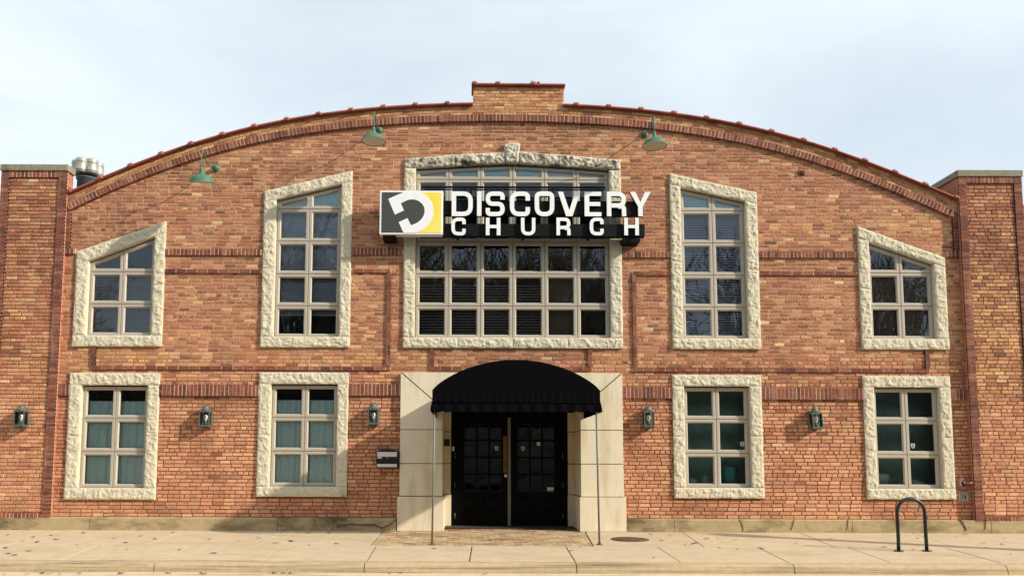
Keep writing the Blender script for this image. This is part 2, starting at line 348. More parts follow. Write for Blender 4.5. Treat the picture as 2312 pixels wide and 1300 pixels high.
# pavers before the entrance
pv = MB(); pl = joint_xs([((864, 1198), (840, 1226)), ((1320, 1197), (1336, 1226))], 0, 2.05)
(pa0, pa1), (pb0, pb1) = pl
rr = 0; yy = 1.0
rows = 34
for r_ in range(rows):
    d0 = -1.05 + r_ * .105; d1 = d0 + .098
    if d0 > 2.02: break
    t = max(0, (d0 + d1) / 2) / 2.05
    xa, xb = lerp(pa0, pa1, t) + .01, lerp(pb0, pb1, t) - .01
    if d0 < -.0: xa, xb = -.75, 2.3
    x = xa - (.1 if r_ % 2 else 0)
    while x < xb:
        x1 = min(x + .2, xb); x0 = max(x, xa)
        if x1 - x0 > .03:
            k = random.choice([srgb(188, 164, 126), srgb(176, 148, 112), srgb(196, 174, 140), srgb(160, 130, 100), srgb(184, 156, 120)])
            pv.hprism([(x0 + .003, -d0), (x1 - .003, -d0), (x1 - .003, -d1), (x0 + .003, -d1)], -.1, lambda a, b, o=random.uniform(-.004, .003): SLOPE * min(b, 0) + o + .001, k)
        x += .205
pv.build('paving', M['paver'], kind='structure')
# kerb with expansion joints
kj = []
for a in ((352, 1268), (827, 1266), (1298, 1268), (1777, 1268), (2248, 1270)):
    p = Gp(*a); kj.append(p.x)
sp_ = (kj[-1] - kj[0]) / 4
kj = [kj[0] - sp_ * k for k in range(9, 0, -1)] + kj + [kj[-1] + sp_ * k for k in range(1, 9)]
kb = MB()
prof = [(-3.625, KT - .3), (-3.625, SLOPE * -3.62)] + [(-3.76 + .0, KT + .001), (-3.79, KT - .003), (-3.815, KT - .014), (-3.832, KT - .034), (-3.845, KT - .07), (-3.86, GZ + .0), (-3.86, KT - .3)]
for i in range(len(kj) - 1):
    x0, x1 = kj[i] + .006, kj[i + 1] - .006
    n_ = 14; b = len(kb.v); k = len(prof)
    for j in range(n_ + 1):
        x = lerp(x0, x1, j / n_)
        for (y, z) in prof:
            q = mnoise.noise(Vector((x * 1.7, y * 9, z * 9))) * .006
            kb.v.append((x, y + q, z + q))
    for j in range(n_):
        for e in range(k):
            e2 = (e + 1) % k
            kb.face((b + j * k + e, b + j * k + e2, b + (j + 1) * k + e2, b + (j + 1) * k + e), smooth=(1 < e < 7))
    c0_ = len(kb.v); kb.v += [kb.v[b + e] for e in range(k)] + [kb.v[b + n_ * k + e] for e in range(k)]
    kb.face(tuple(c0_ + e for e in range(k))); kb.face(tuple(c0_ + k + e for e in range(k))[::-1])
kb.build('kerb', M['kerb'], kind='structure', fix=True)
st = MB(); st.hprism([(-60, -3.80), (60, -3.80), (60, -4.6), (-60, -4.6)], -.6, lambda x, y: GZ + (y + 3.86) * .02); st.build('gutter', M['street'], kind='structure')
st = MB(); st.hprism([(-400, -4.606), (400, -4.606), (400, -14.5), (-400, -14.5)], -.6, GZ - .012); st.build('road', M['asphalt'], kind='structure')
st = MB(); st.hprism([(-400, -14.51), (400, -14.51), (400, -500), (-400, -500)], -.6, GZ + .1); st.build('lawn', M['grass'], kind='structure')
mb = MB(); mb.hprism([(-400, .5), (-60, .5), (-60, -4.6), (-400, -4.6)], -.6, -.17); mb.hprism([(60, .5), (400, .5), (400, -4.6), (60, -4.6)], -.6, -.17); mb.build('side_ground', M['grass'], kind='structure')

# ------------------------------------------------------------------ building
B = empty('church_building', (0, 0, 0), 'orange brick church building with a curved gable and rough pale stone window surrounds', 'building')

def curve_fit(pts, deg=6):
    q = [Wp(*p) for p in pts]; xs = np.array([a[0] for a in q]); zs = np.array([a[1] for a in q])
    c = np.polyfit(xs, zs, deg); print('curve residual', float(np.abs(np.polyval(c, xs) - zs).max()))
    return (lambda x: float(np.polyval(c, x))), xs.min(), xs.max()
cop_pts = [(152, 431), (228, 399), (296, 372), (365, 344), (432, 321), (503, 299), (575, 281), (648, 267), (720, 255), (793, 246.5), (866, 239), (938, 234), (1010, 231), (1066, 231),
           (1170, 228), (1273, 232), (1300, 234), (1373, 237), (1446, 243), (1520, 253), (1593, 265), (1667, 278), (1740, 294), (1812, 312), (1882, 334), (1950, 358), (2018, 386), (2086, 415), (2158, 442)]
cop, cx0, cx1 = curve_fit(cop_pts)
band_pts = [(154, 471), (249, 427), (327, 394.5), (405, 365), (467, 348), (560, 322), (668, 298), (775, 286.5), (862, 278), (1025, 269.5), (1169, 269), (1301, 273), (1400, 278), (1455, 283.5), (1529, 294), (1659, 315), (1745, 335), (1831, 358), (1917, 389), (2000, 421), (2092, 460), (2146, 484)]
band, bx0, bx1 = curve_fit(band_pts)
copb = lambda x: cop(x) - .075
BX0, BX1 = Wp(1068, 230)[0], Wp(1273, 230)[0]; BZ = WZ(193, 1170)

# window polygons -------------------------------------------------------
def snapq(o):   # tl,tr,br,bl in pixels -> wall coords, upright sides, level bottom
    tl, tr, br, bl = [Wp(*p) for p in o]
    xl = (tl[0] + bl[0]) / 2; xr = (tr[0] + br[0]) / 2; zb = (bl[1] + br[1]) / 2
    ztl, ztr = tl[1], tr[1]
    if abs(ztl - ztr) < .06: ztl = ztr = (ztl + ztr) / 2
    return [(xl, ztl), (xr, ztr), (xr, zb), (xl, zb)]
WIN = {
 'U1': (((175, 569), (376, 501), (366, 782), (165, 782)), ((200, 589), (351, 534), (343, 757), (195, 757))),
 'U2': (((597, 433), (796, 387), (790, 784), (590, 784)), ((624, 451), (771, 416), (767, 760), (617, 760))),
 'U3': (((1513, 393), (1709, 436), (1715, 788), (1516, 788)), ((1536, 423), (1684, 455), (1687, 764), (1541, 764))),
 'U4': (((1935, 512), (2132, 583), (2140, 790), (1944, 788)), ((1961, 546), (2108, 596), (2113, 765), (1966, 765))),
 'L1': (((160, 843), (362, 841), (352, 1127), (146, 1126)), ((187, 869), (335, 869), (327, 1101), (174, 1100))),
 'L2': (((586, 841), (788, 840), (783, 1120), (580, 1121)), ((613, 867), (763, 866), (759, 1097), (607, 1098))),
 'L3': (((1517, 846), (1717, 847), (1725, 1125), (1522, 1123)), ((1543, 871), (1691, 872), (1698, 1101), (1548, 1099))),
 'L4': (((1947, 849), (2144, 849), (2154, 1126), (1956, 1127)), ((1973, 874), (2118, 874), (2130, 1102), (1978, 1102))),
}
OUT = {k: snapq(v[0]) for k, v in WIN.items()}; INN = {k: snapq(v[1]) for k, v in WIN.items()}
# mid window
mxl = WX(912, 570); mxr = WX(1403, 570); ixl = WX(937.5, 570); ixr = WX(1377, 570); mzb = WZ(786, 1156); izb = WZ(762.5, 1156)
ltop = [Wp(*p) for p in ((914, 360), (1025, 351), (1138, 345), (1174, 344), (1301, 354), (1402, 363))]
lbot = [Wp(*p) for p in ((914, 381), (1025, 375), (1143, 369), (1171, 370), (1301, 377.5), (1402, 386))]
ltop[0] = (mxl, ltop[0][1]); ltop[-1] = (mxr, ltop[-1][1]); lbot[0] = (mxl, lbot[0][1]); lbot[-1] = (mxr, lbot[-1][1])
OUT['M'] = [(mxl, mzb)] + ltop + [(mxr, mzb)]
def zl(line, x):
    for (a, za), (b, zb) in zip(line, line[1:]):
        if a - 1e-6 <= x <= b + 1e-6: return lerp(za, zb, (x - a) / (b - a))
    return line[0][1] if x < line[0][0] else line[-1][1]
INN['M'] = [(ixl, izb), (ixl, zl(lbot, ixl))] + [p for p in lbot if ixl < p[0] < ixr] + [(ixr, zl(lbot, ixr)), (ixr, izb)]
PX0, PX1, PZT = WX(905, 900), WX(1403.5, 900), WZ(841, 1156)
OX0, OX1, OZT = WX(999, 1050), WX(1310, 1050), WZ(923, 1156)
OUT['P'] = [(PX0, -.5), (PX0, PZT), (PX1, PZT), (PX1, -.5)]
INN['P'] = [(OX0, -.5), (OX0, OZT), (OX1, OZT), (OX1, -.5)]
def xrange(poly, z):
    xs = []
    for i in range(len(poly)):
        (xa, za), (xb, zb) = poly[i], poly[(i + 1) % len(poly)]
        if (za - z) * (zb - z) < 0: xs.append(lerp(xa, xb, (z - za) / (zb - za)))
    return (min(xs), max(xs)) if len(xs) >= 2 else None

# mortar wall with real openings -----------------------------------------
def holed_slab(name, outer, holes, y0, y1, material, parent):
    cu = bpy.data.curves.new(name, 'CURVE'); cu.dimensions = '2D'; cu.fill_mode = 'BOTH'; cu.extrude = (y1 - y0) / 2
    for poly in [outer] + holes:
        s = cu.splines.new('POLY'); s.points.add(len(poly) - 1); s.use_cyclic_u = True
        for p, (x, z) in zip(s.points, poly): p.co = (x, z, 0, 1)
    t = bpy.data.objects.new('tmp', cu); COL.objects.link(t)
    dg = bpy.context.evaluated_depsgraph_get(); me = bpy.data.meshes.new_from_object(t.evaluated_get(dg))
    bpy.data.objects.remove(t); bpy.data.curves.remove(cu)
    me.transform(Matrix.Rotation(math.pi / 2, 4, 'X')); me.transform(Matrix.Translation((0, (y0 + y1) / 2, 0)))
    me.materials.clear(); me.materials.append(material); me.name = name
    o = bpy.data.objects.new(name, me); COL.objects.link(o); o.parent = parent; return o
LX = WX(150, 450); RX = WX(2160, 470)
WLX, WRX = WX(112, 900), WX(2186, 900)
def mid(o, i, t=.5): return [(lerp(a[0], b[0], t), lerp(a[1], b[1], t)) for a, b in zip(o, i)]
HOLES = []
for k in OUT:
    if k == 'M': HOLES.append([(lerp(mxl, ixl, .5), lerp(mzb, izb, .5)), (lerp(mxl, ixl, .5), zl(ltop, ixl) - .09)] + [(x, lerp(a, zl(lbot, x), .5)) for x, a in ltop[1:-1]] + [(lerp(mxr, ixr, .5), zl(ltop, ixr) - .09), (lerp(mxr, ixr, .5), lerp(mzb, izb, .5))])
    elif k == 'P': HOLES.append([(OX0 - .15, .0), (OX0 - .15, OZT + .15), (OX1 + .15, OZT + .15), (OX1 + .15, .0)])
    else: HOLES.append(mid(OUT[k], INN[k]))
xs_ = np.linspace(cx0, cx1, 60)
top = [(x, copb(x)) for x in xs_ if x < BX0 - .01] + [(BX0, copb(BX0)), (BX0, BZ - .06), (BX1, BZ - .06), (BX1, copb(BX1))] + [(x, copb(x)) for x in xs_ if x > BX1 + .01]
SHOULDER = WZ(500, 150)
outer = [(WLX - .2, -.05), (WLX - .2, SHOULDER), (cx0, SHOULDER + .02)] + top + [(cx1, SHOULDER + .02), (WRX + .2, SHOULDER), (WRX + .2, -.05)]
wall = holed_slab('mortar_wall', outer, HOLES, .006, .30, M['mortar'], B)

# bricks ------------------------------------------------------------------
CH, BL = .0715, .212
K = 1.0
PAL_UP = [(srgb(170, 104, 76), 6), (srgb(160, 92, 68), 5), (srgb(182, 118, 86), 4), (srgb(150, 84, 62), 4), (srgb(192, 134, 94), 2), (srgb(128, 76, 60), 1.5), (srgb(214, 166, 118), .6), (srgb(104, 62, 52), .6)]
PAL_LOW = [(srgb(190, 120, 88), 6), (srgb(180, 106, 78), 6), (srgb(198, 134, 98), 5), (srgb(168, 92, 68), 3), (srgb(204, 148, 106), 2), (srgb(150, 82, 62), 1)]
PAL_YEL = [(srgb(206, 158, 104), 6), (srgb(214, 172, 118), 4), (srgb(192, 138, 92), 5), (srgb(180, 116, 84), 4), (srgb(170, 104, 76), 3)]
PAL_DARK = [(srgb(126, 66, 54), 5), (srgb(112, 60, 52), 4), (srgb(138, 76, 60), 4), (srgb(94, 54, 50), 2), (srgb(146, 88, 68), 1.5)]
def blend(pal, f, g_, mean=None):
    tot = sum(w for _, w in pal); mn = [sum(c[i] * w for c, w in pal) / tot for i in range(3)]
    return [(tuple(lerp(c[i], mn[i], f) * g_[i] for i in range(3)), w) for c, w in pal]
PAL_UP = blend(PAL_UP, .30, (1.10, 1.46, 1.55)); PAL_LOW = blend(PAL_LOW, .62, (1.17, 1.60, 1.72)); PAL_YEL = blend(PAL_YEL, .5, (1.0, 1.06, 1.14)); PAL_DARK = blend(PAL_DARK, .1, (1.02, 1.30, 1.30))
def pick(p):
    t = random.random() * sum(a[1] for a in p)
    for c, wt in p:
        t -= wt
        if t <= 0: break
    j = random.uniform(.84, 1.16); h = random.uniform(-.04, .04)
    return (c[0] * j * (1 + h), c[1] * j, c[2] * j * (1 - h))
# painted-in patches of yellower brick: (px,py,rx,ry,weight)
YP = [(70, 600, 90, 330, -.12), (2250, 750, 70, 130, 1.1), (240, 815, 160, 40, .9), (60, 680, 60, 90, .35), (700, 815, 200, 25, .6), (1900, 500, 260, 40, .25), (2090, 515, 80, 30, .8), (2120, 700, 50, 90, .5),
      (1420, 815, 40, 40, .8), (400, 640, 60, 60, .2), (940, 815, 50, 30, .5), (1990, 860, 60, 12, .8), (1500, 860, 60, 14, .7), (60, 870, 60, 60, .3)]
YPW = [(Wp(a, b), c / 118, d / 118, e) for a, b, c, d, e in YP]
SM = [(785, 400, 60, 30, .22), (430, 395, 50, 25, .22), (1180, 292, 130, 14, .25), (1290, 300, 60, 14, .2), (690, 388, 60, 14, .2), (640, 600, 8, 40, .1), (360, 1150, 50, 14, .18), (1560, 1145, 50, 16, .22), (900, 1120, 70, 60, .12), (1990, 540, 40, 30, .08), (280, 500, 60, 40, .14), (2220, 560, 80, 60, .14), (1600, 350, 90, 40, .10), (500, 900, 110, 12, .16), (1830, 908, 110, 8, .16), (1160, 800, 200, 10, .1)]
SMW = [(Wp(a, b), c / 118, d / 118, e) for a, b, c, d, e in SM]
def brick_col(x, z):
    c = brick_hue(x, z)
    m_ = 1 + .16 * mnoise.noise(Vector((x * .8, z * 1.1, 11.0))) + .10 * mnoise.noise(Vector((x * 3.1, z * 3.7, 5.0)))
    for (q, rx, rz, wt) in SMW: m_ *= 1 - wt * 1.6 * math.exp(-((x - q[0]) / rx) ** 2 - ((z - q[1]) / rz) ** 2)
    return (c[0] * m_, c[1] * m_, c[2] * m_)
def brick_hue(x, z):
    n = mnoise.noise(Vector((x * .45, z * .9, 3.3))) + .5 * mnoise.noise(Vector((x * 1.3, z * 2.2, 7.1)))
    y = max(0, n - .22) * .3
    for (c, rx, rz, wt) in YPW:
        q = ((x - c[0]) / rx) ** 2 + ((z - c[1]) / rz) ** 2
        y += wt * math.exp(-q)
    if random.random() < min(.85, y * .9): return pick(PAL_YEL)
    lowf = 1 / (1 + math.exp((z - 2.9) * 2.2))
    return pick(PAL_LOW if random.random() < lowf else PAL_UP)
def brick(mbx, x0, x1, z0, z1, y, c, back=.012):
    ch = .0045; jy = random.uniform(-.0035, .0035)
    j = [random.uniform(-.0035, .0035) for _ in range(8)]
    b = len(mbx.v)
    mbx.v += [(x0 + j[0], y + back, z0 + j[1]), (x1 + j[2], y + back, z0 + j[3]), (x1 + j[2], y + back, z1 + j[4]), (x0 + j[0], y + back, z1 + j[5]),
              (x0 + ch + j[0], y + jy, z0 + ch + j[1]), (x1 - ch + j[2], y + jy, z0 + ch + j[3]), (x1 - ch + j[2], y + jy + j[6], z1 - ch + j[4]), (x0 + ch + j[0], y + jy + j[7], z1 - ch + j[5])]
    for q in ((4, 5, 6, 7), (0, 1, 5, 4), (1, 2, 6, 5), (2, 3, 7, 6), (3, 0, 4, 7)):
        mbx.face(tuple(b + i for i in q), c)
def brick_field(mbx, x0, x1, z0, z1, y, topf=None, botf=None, holes=(), colf=brick_col, phase=0, xr=None):
    r = 0; z = z0; g = .0115
    while z < z1 - .02:
        zt = min(z + CH, z1); zm = (z + zt) / 2
        hdr = (r + phase) % 6 == 5
        bl = BL / 2 if hdr else BL
        xa, xb = (xr(zm) if xr else (x0, x1))
        x = xa - random.uniform(.1, .9) * bl - (0 if r % 2 else bl / 2)
        cuts = [q for q in (xrange(h, zm) for h in holes) if q]
        while x < xb:
            w_ = bl * random.uniform(.93, 1.07); a, b_ = max(x, xa), min(x + w_, xb)
            segs = [(a, b_)]
            for ca, cb in cuts:
                ns = []
                for s0, s1 in segs:
                    if s1 <= ca or s0 >= cb: ns.append((s0, s1)); continue
                    if s0 < ca: ns.append((s0, ca))
                    if s1 > cb: ns.append((cb, s1))
                segs = ns
            for s0, s1 in segs:
                if s1 - s0 < .035: continue
                xm = (s0 + s1) / 2; c_ = colf(xm, zm)
                t_ = zt
                if topf and zt > min(topf(s0), topf(s1)):
                    t_ = min(topf(s0), topf(s1))
                    if t_ - z < .02: continue
                b0 = z
                if botf and z < max(botf(s0), botf(s1)):
                    b0 = max(botf(s0), botf(s1))
                    if t_ - b0 < .02: continue
                brick(mbx, s0 + g / 2, s1 - g / 2, b0 + g / 2, t_ - g / 2, y, c_)
            x += w_
        z += CH; r += 1
ZB = WZ(1169, 1156)           # brick starts here
bk = MB()
lft = lambda z: lerp(WX(112, 1165), WX(148, 460), min(1, max(0, (z - WZ(1165)) / (WZ(460) - WZ(1165)))))
holes_all = [OUT[k] for k in OUT]
edgeL = Wp(112, 1165)[0] - .1; edgeR = Wp(2190, 1165)[0] + .1
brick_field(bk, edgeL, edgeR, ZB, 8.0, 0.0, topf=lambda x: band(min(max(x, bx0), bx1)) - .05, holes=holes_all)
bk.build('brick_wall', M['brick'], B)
# parapet above the brick arch: courses following the curve
pp = MB()
def pcol(x, z): return pick(PAL_YEL) if random.random() < .62 else pick(PAL_UP)
xs_p = np.linspace(bx0 - .02, bx1 + .02, int((bx1 - bx0) / .2))
g = .0085
zmin = lambda x: band(min(max(x, bx0), bx1)) + .05
def strip_box(mbx, xa, xb, fa, fb, y0, y1, c):
    b = len(mbx.v); j = random.uniform(-.003, .003)
    P4 = [(xa, fa(xa)), (xb, fa(xb)), (xb, fb(xb)), (xa, fb(xa))]
    mbx.v += [(x, y0 + j, z) for x, z in P4] + [(x, y1, z) for x, z in P4]
    for q in ((0, 1, 2, 3), (1, 0, 4, 5), (2, 1, 5, 6), (3, 2, 6, 7), (0, 3, 7, 4)): mbx.face(tuple(b + i for i in q), c)
for r_ in range(8):
    x = bx0 - .06 - (0 if r_ % 2 else .1)
    while x < bx1 + .05:
        x1_ = x + BL * random.uniform(.93, 1.07)
        xa, xb = max(x + g / 2, bx0 - .02), min(x1_ - g / 2, bx1 + .02); xm = (xa + xb) / 2
        H = copb(xm) + .03 - zmin(xm); nrow = max(2, round(H / CH))
        if r_ < nrow and xb - xa > .04:
            f0 = lambda q, r_=r_, H=H, n=nrow: zmin(q) + H * r_ / n + g / 2
            f1 = lambda q, r_=r_, H=H, n=nrow: zmin(q) + H * (r_ + 1) / n - g / 2
            strip_box(pp, xa, xb, f0, f1, -.035, .015, pcol(xm, 0))
        x = x1_
brick_field(pp, BX0 + .004, BX1 - .004, copb((BX0 + BX1) / 2) - .0, BZ - .01, -.035, colf=pcol)
# mortar backing of the parapet
bmort = MB()
poly_up = [(x, copb(x) + .02) for x in xs_ if x < BX0] + [(BX0 + .003, copb(BX0)), (BX0 + .003, BZ - .02), (BX1 - .003, BZ - .02), (BX1 - .003, copb(BX1))] + [(x, copb(x) + .02) for x in xs_ if x > BX1]
poly_dn = [(x, zmin(x) - .02) for x in xs_ if bx0 - .1 < x < bx1 + .1]
b0 = [(poly_up[0][0], zmin(poly_up[0][0]) - .02)]; b1 = [(poly_up[-1][0], zmin(poly_up[-1][0]) - .02)]
pp_o = pp.build('parapet_brickwork', M['brick'], B, label='tan brick courses between the dark arch and the clay coping')
holed_slab('parapet_mortar', poly_up + b1 + poly_dn[::-1] + b0, [], -.026, .30, M['mortar'], B)
# dark brick arch: soldier bricks square to the curve
ab = MB(); x = bx0
backing = []
while x < bx1:
    s = (band(x + .02) - band(x - .02)) / .04; L_ = math.sqrt(1 + s * s); tx, tz = 1 / L_, s / L_; nx, nz_ = -tz, tx
    w_ = .0745; h_ = .066; p = Vector((x, band(x)))
    c_ = pick(PAL_DARK)
    q = [(p.x + tx * a + nx * b_, p.y + tz * a + nz_ * b_) for a, b_ in ((-w_ / 2 + .009, -h_), (w_ / 2 - .009, -h_), (w_ / 2 - .009, h_), (-w_ / 2 + .009, h_))]
    ab.prism(q, -.058 + random.uniform(-.003, .003), .0, c_)
    x += w_ * tx
arch = ab.build('brick_arch', M['brick'], B, label='long curved band of dark red bricks under the coping')
am = MB(); n_ = 120
for i in range(n_):
    xa, xb = lerp(bx0 - .03, bx1 + .03, i / n_), lerp(bx0 - .03, bx1 + .03, (i + 1) / n_)
    ca, cb = band(min(max(xa, bx0), bx1)), band(min(max(xb, bx0), bx1))
    b = len(am.v)
    for (xx, zz) in ((xa, ca - .06), (xb, cb - .06), (xb, cb + .06), (xa, ca + .06)): am.v.append((xx, -.053, zz))
    for (xx, zz) in ((xa, ca - .06), (xb, cb - .06), (xb, cb + .06), (xa, ca + .06)): am.v.append((xx, .02, zz))
    for q in ((0, 1, 2, 3), (1, 0, 4, 5), (3, 2, 6, 7)): am.face(tuple(b + k for k in q))
am.build('mortar', M['mortar_light'], arch)

# straight bands ----------------------------------------------------------
def hband(x0, x1, z0, z1, unit, proud=.035, name='brick_band', lab=None, par=None, pal=PAL_DARK, y=0.0):
    s = MB(); x = x0; s2 = MB()
    s2.quadbox(x0, x1, y - proud + .004, y + .02, z0 + .003, z1 - .003)
    while x < x1 - .02:
        xb = min(x + unit * random.uniform(.97, 1.03), x1)
        s.prism([(x + .0085, z0 + random.uniform(-.002, .002)), (xb - .0085, z0 + random.uniform(-.002, .002)), (xb - .0085, z1), (x + .0085, z1)], y - proud + random.uniform(-.003, .003), y + .01, pick(pal))
        x = xb
    o = s.build(name, M['brick'], par or B, label=lab)
    s2.build('mortar', M['mortar_light'], o); return o
def vband(x0, x1, z0, z1, unit=CH, proud=.03, name='brick_border', lab=None, pal=PAL_DARK, y=0.0, shear=0.0):
    """vertical strip of stacked bricks; shear = x shift from bottom to top"""
    s = MB(); s2 = MB(); z = z0
    s2.prism([(x0, z0), (x1, z0), (x1 + shear, z1), (x0 + shear, z1)], y - proud + .005, y + .02)
    while z < z1 - .02:
        zb = min(z + unit, z1); o0 = shear * (z - z0) / (z1 - z0)
        s.prism([(x0 + o0, z + .004), (x1 + o0, z + .004), (x1 + o0, zb - .004), (x0 + o0, zb - .004)], y - proud + random.uniform(-.003, .003), y + .01, pick(pal))
        z = zb
    o = s.build(name, M['brick'], B, label=lab); s2.build('mortar', M['mortar_light'], o); return o
def px_h(x0, x1, y0, y1, unit, **kw):
    (a, zt), (b, zt2) = Wp(x0, y0), Wp(x1, y0); zb = (Wp(x0, y1)[1] + Wp(x1, y1)[1]) / 2
    return hband(a, b, zb, (zt + zt2) / 2, unit, **kw)
for s in ((374, 591, 563, 577), (797, 911, 561, 576), (1405, 1513, 569, 582), (1713, 1936, 569, 583)): px_h(*s, .0745, name='soldier_band')
for s in ((374, 591, 609, 617), (797, 882, 608, 616), (1428, 1514, 614, 622), (1713, 1937, 614, 622), (207, 882, 827, 835), (1428, 2097, 832, 840), (971, 1336, 828, 836)): px_h(*s, .21, name='thin_brick_band', proud=.03)
for s in ((125, 159, 868, 893), (361, 586, 869, 894), (788, 904, 867, 893), (1405, 1519, 874, 899), (1718, 1949, 876, 902), (2145, 2178, 878, 904)): px_h(*s, .0745, name='lintel_band', proud=.04)
def px_v(x0, x1, y0, y1, **kw):
    xa, xb = Wp(x0, (y0 + y1) / 2)[0], Wp(x1, (y0 + y1) / 2)[0]
    return vband(xa, xb, Wp((x0 + x1) / 2, y1)[1], Wp((x0 + x1) / 2, y0)[1], **kw)
px_v(873, 882, 617, 827, unit=.21, name='thin_brick_band', proud=.029); px_v(207, 217, 783, 827, unit=.21, name='thin_brick_band', proud=.029)
px_v(1428, 1437, 622, 832, unit=.21, name='thin_brick_band', proud=.029); px_v(2088, 2097, 790, 832, unit=.21, name='thin_brick_band', proud=.029)
px_v(971, 980, 786, 828, unit=.21, name='thin_brick_band', proud=.029); px_v(1327, 1336, 786, 828, unit=.21, name='thin_brick_band', proud=.029)
# corner strips beside the arch ends
px_v(148, 161, 478, 562, name='corner_strip', proud=.04); px_h(143, 172, 562, 574, .0745, name='soldier_band', proud=.042)
px_v(2150, 2164, 486, 567, name='corner_strip', proud=.04); px_h(2137, 2166, 567, 581, .0745, name='soldier_band', proud=.042)

# end pillars -------------------------------------------------------------
def pillar(xl, xr, ztop, zbot, depth, bw, labl, capo):
    yf = -.10
    s = MB(); s.quadbox(xl + .01, xr - .01, yf + .012, depth, 0, ztop); w_ = s.build('pillar_core', M['pillar_side'], B, label=labl + ', plain sides')
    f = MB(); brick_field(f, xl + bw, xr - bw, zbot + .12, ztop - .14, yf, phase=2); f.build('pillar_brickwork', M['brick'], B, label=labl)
    vband(xl, xl + bw, zbot, ztop, y=yf, proud=.025, name='pillar_border'); vband(xr - bw, xr, zbot, ztop, y=yf, proud=.025, name='pillar_border')
    hband(xl + bw + .001, xr - bw - .001, ztop - .125, ztop, .0745, proud=.023, y=yf, name='soldier_band')
    hband(xl + bw + .001, xr - bw - .001, zbot, zbot + .10, .0745, proud=.023, y=yf, name='soldier_band')
    c = MB(); o = capo
    c.quadbox(xl - o, xr + o, yf - .025 - o, depth + o, ztop, ztop + .125); c.build('pillar_cap', M['cap'], B, bevel=.006, label='weathered grey concrete cap of ' + labl)
def brick_procedural():
    mt = mat('procedural_brick_side', (1, 1, 1), rough=.9, bump=.0)
    n, l = mt.node_tree.nodes, mt.node_tree.links; p = n['Principled BSDF']
    tcx = n.new('ShaderNodeTexCoord'); sp = n.new('ShaderNodeSeparateXYZ'); l.new(tcx.outputs['Object'], sp.inputs[0])
    ad = n.new('ShaderNodeMath'); l.new(sp.outputs[0], ad.inputs[0]); l.new(sp.outputs[1], ad.inputs[1])
    cb = n.new('ShaderNodeCombineXYZ'); l.new(ad.outputs[0], cb.inputs[0]); l.new(sp.outputs[2], cb.inputs[1])
    bt = n.new('ShaderNodeTexBrick'); bt.inputs['Scale'].default_value = 1; bt.inputs['Brick Width'].default_value = .212; bt.inputs['Row Height'].default_value = CH
    bt.inputs['Mortar Size'].default_value = .006; bt.inputs['Color1'].default_value = (*srgb(176, 110, 78), 1); bt.inputs['Color2'].default_value = (*srgb(140, 78, 58), 1); bt.inputs['Mortar'].default_value = (*srgb(180, 128, 98), 1)
    l.new(cb.outputs[0], bt.inputs['Vector']); l.new(bt.outputs['Color'], p.inputs['Base Color'])
    bp = n.new('ShaderNodeBump'); bp.invert = True; bp.inputs['Strength'].default_value = .6; bp.inputs['Distance'].default_value = .008; l.new(bt.outputs['Fac'], bp.inputs['Height']); l.new(bp.outputs[0], p.inputs['Normal'])
    return mt
M['pillar_side'] = brick_procedural()
LPL, LPR = Wp(3, 400, .12)[0], Wp(150, 420, .12)[0]
RPL, RPR = Wp(2164, 420, .12)[0], Wp(2307, 420, .12)[0]
ZPB = WZ(1170, 60, .12)
pillar(LPL, LPR, WZ(386, 76, .12), ZPB, .14, .15, 'square brick pillar at the left end of the gable', .02)
pillar(RPL, RPR, WZ(399, 2236, .12), ZPB, .80, .15, 'square brick pillar at the right end of the gable', .02)
# wings beyond the pillars
wg = MB(); wg.quadbox(RPR - .05, RPR + 14, .12, .4, 0, WZ(458, 2300)); wg.build('wing_wall', M['pillar_side'], B); wg = MB(); wg.quadbox(LPL - 14, LPL + .05, .12, .4, 0, WZ(640, 10)); wg.build('wing_wall', M['pillar_side'], B)
# shell: sides, back, roof, floors
sh = MB()
XL, XR = LPR + .2, RPL - .2
sh.quadbox(XL - .3, XL, .31, 16, -.05, cop(cx0) - .52); sh.quadbox(XR, XR + .3, .31, 16, -.05, cop(cx1) - .52); sh.quadbox(XL, XR, 15.7, 16, -.05, 6)
sh.build('side_wall', M['pillar_side'], B)
rf = MB(); n_ = 24
rp_ = [(lerp(XL - .3, XR + .3, i / n_), cop(min(max(lerp(XL, XR, i / n_), cx0), cx1)) - .45) for i in range(n_ + 1)]
rf.prism(rp_ + [(x, z - .2) for x, z in rp_[::-1]], .301, 16.2); rf.build('roof', M['roofing'], B)
fl = MB(); fl.quadbox(XL, XR, .31, 15.7, -.05, .02); fl.quadbox(XL, XR, .5, 15.7, WZ(815), WZ(815) + .2); fl.quadbox(XL, XR, 5.0, 5.1, .02, 7.0); fl.build('interior_walls', M['room'], B)

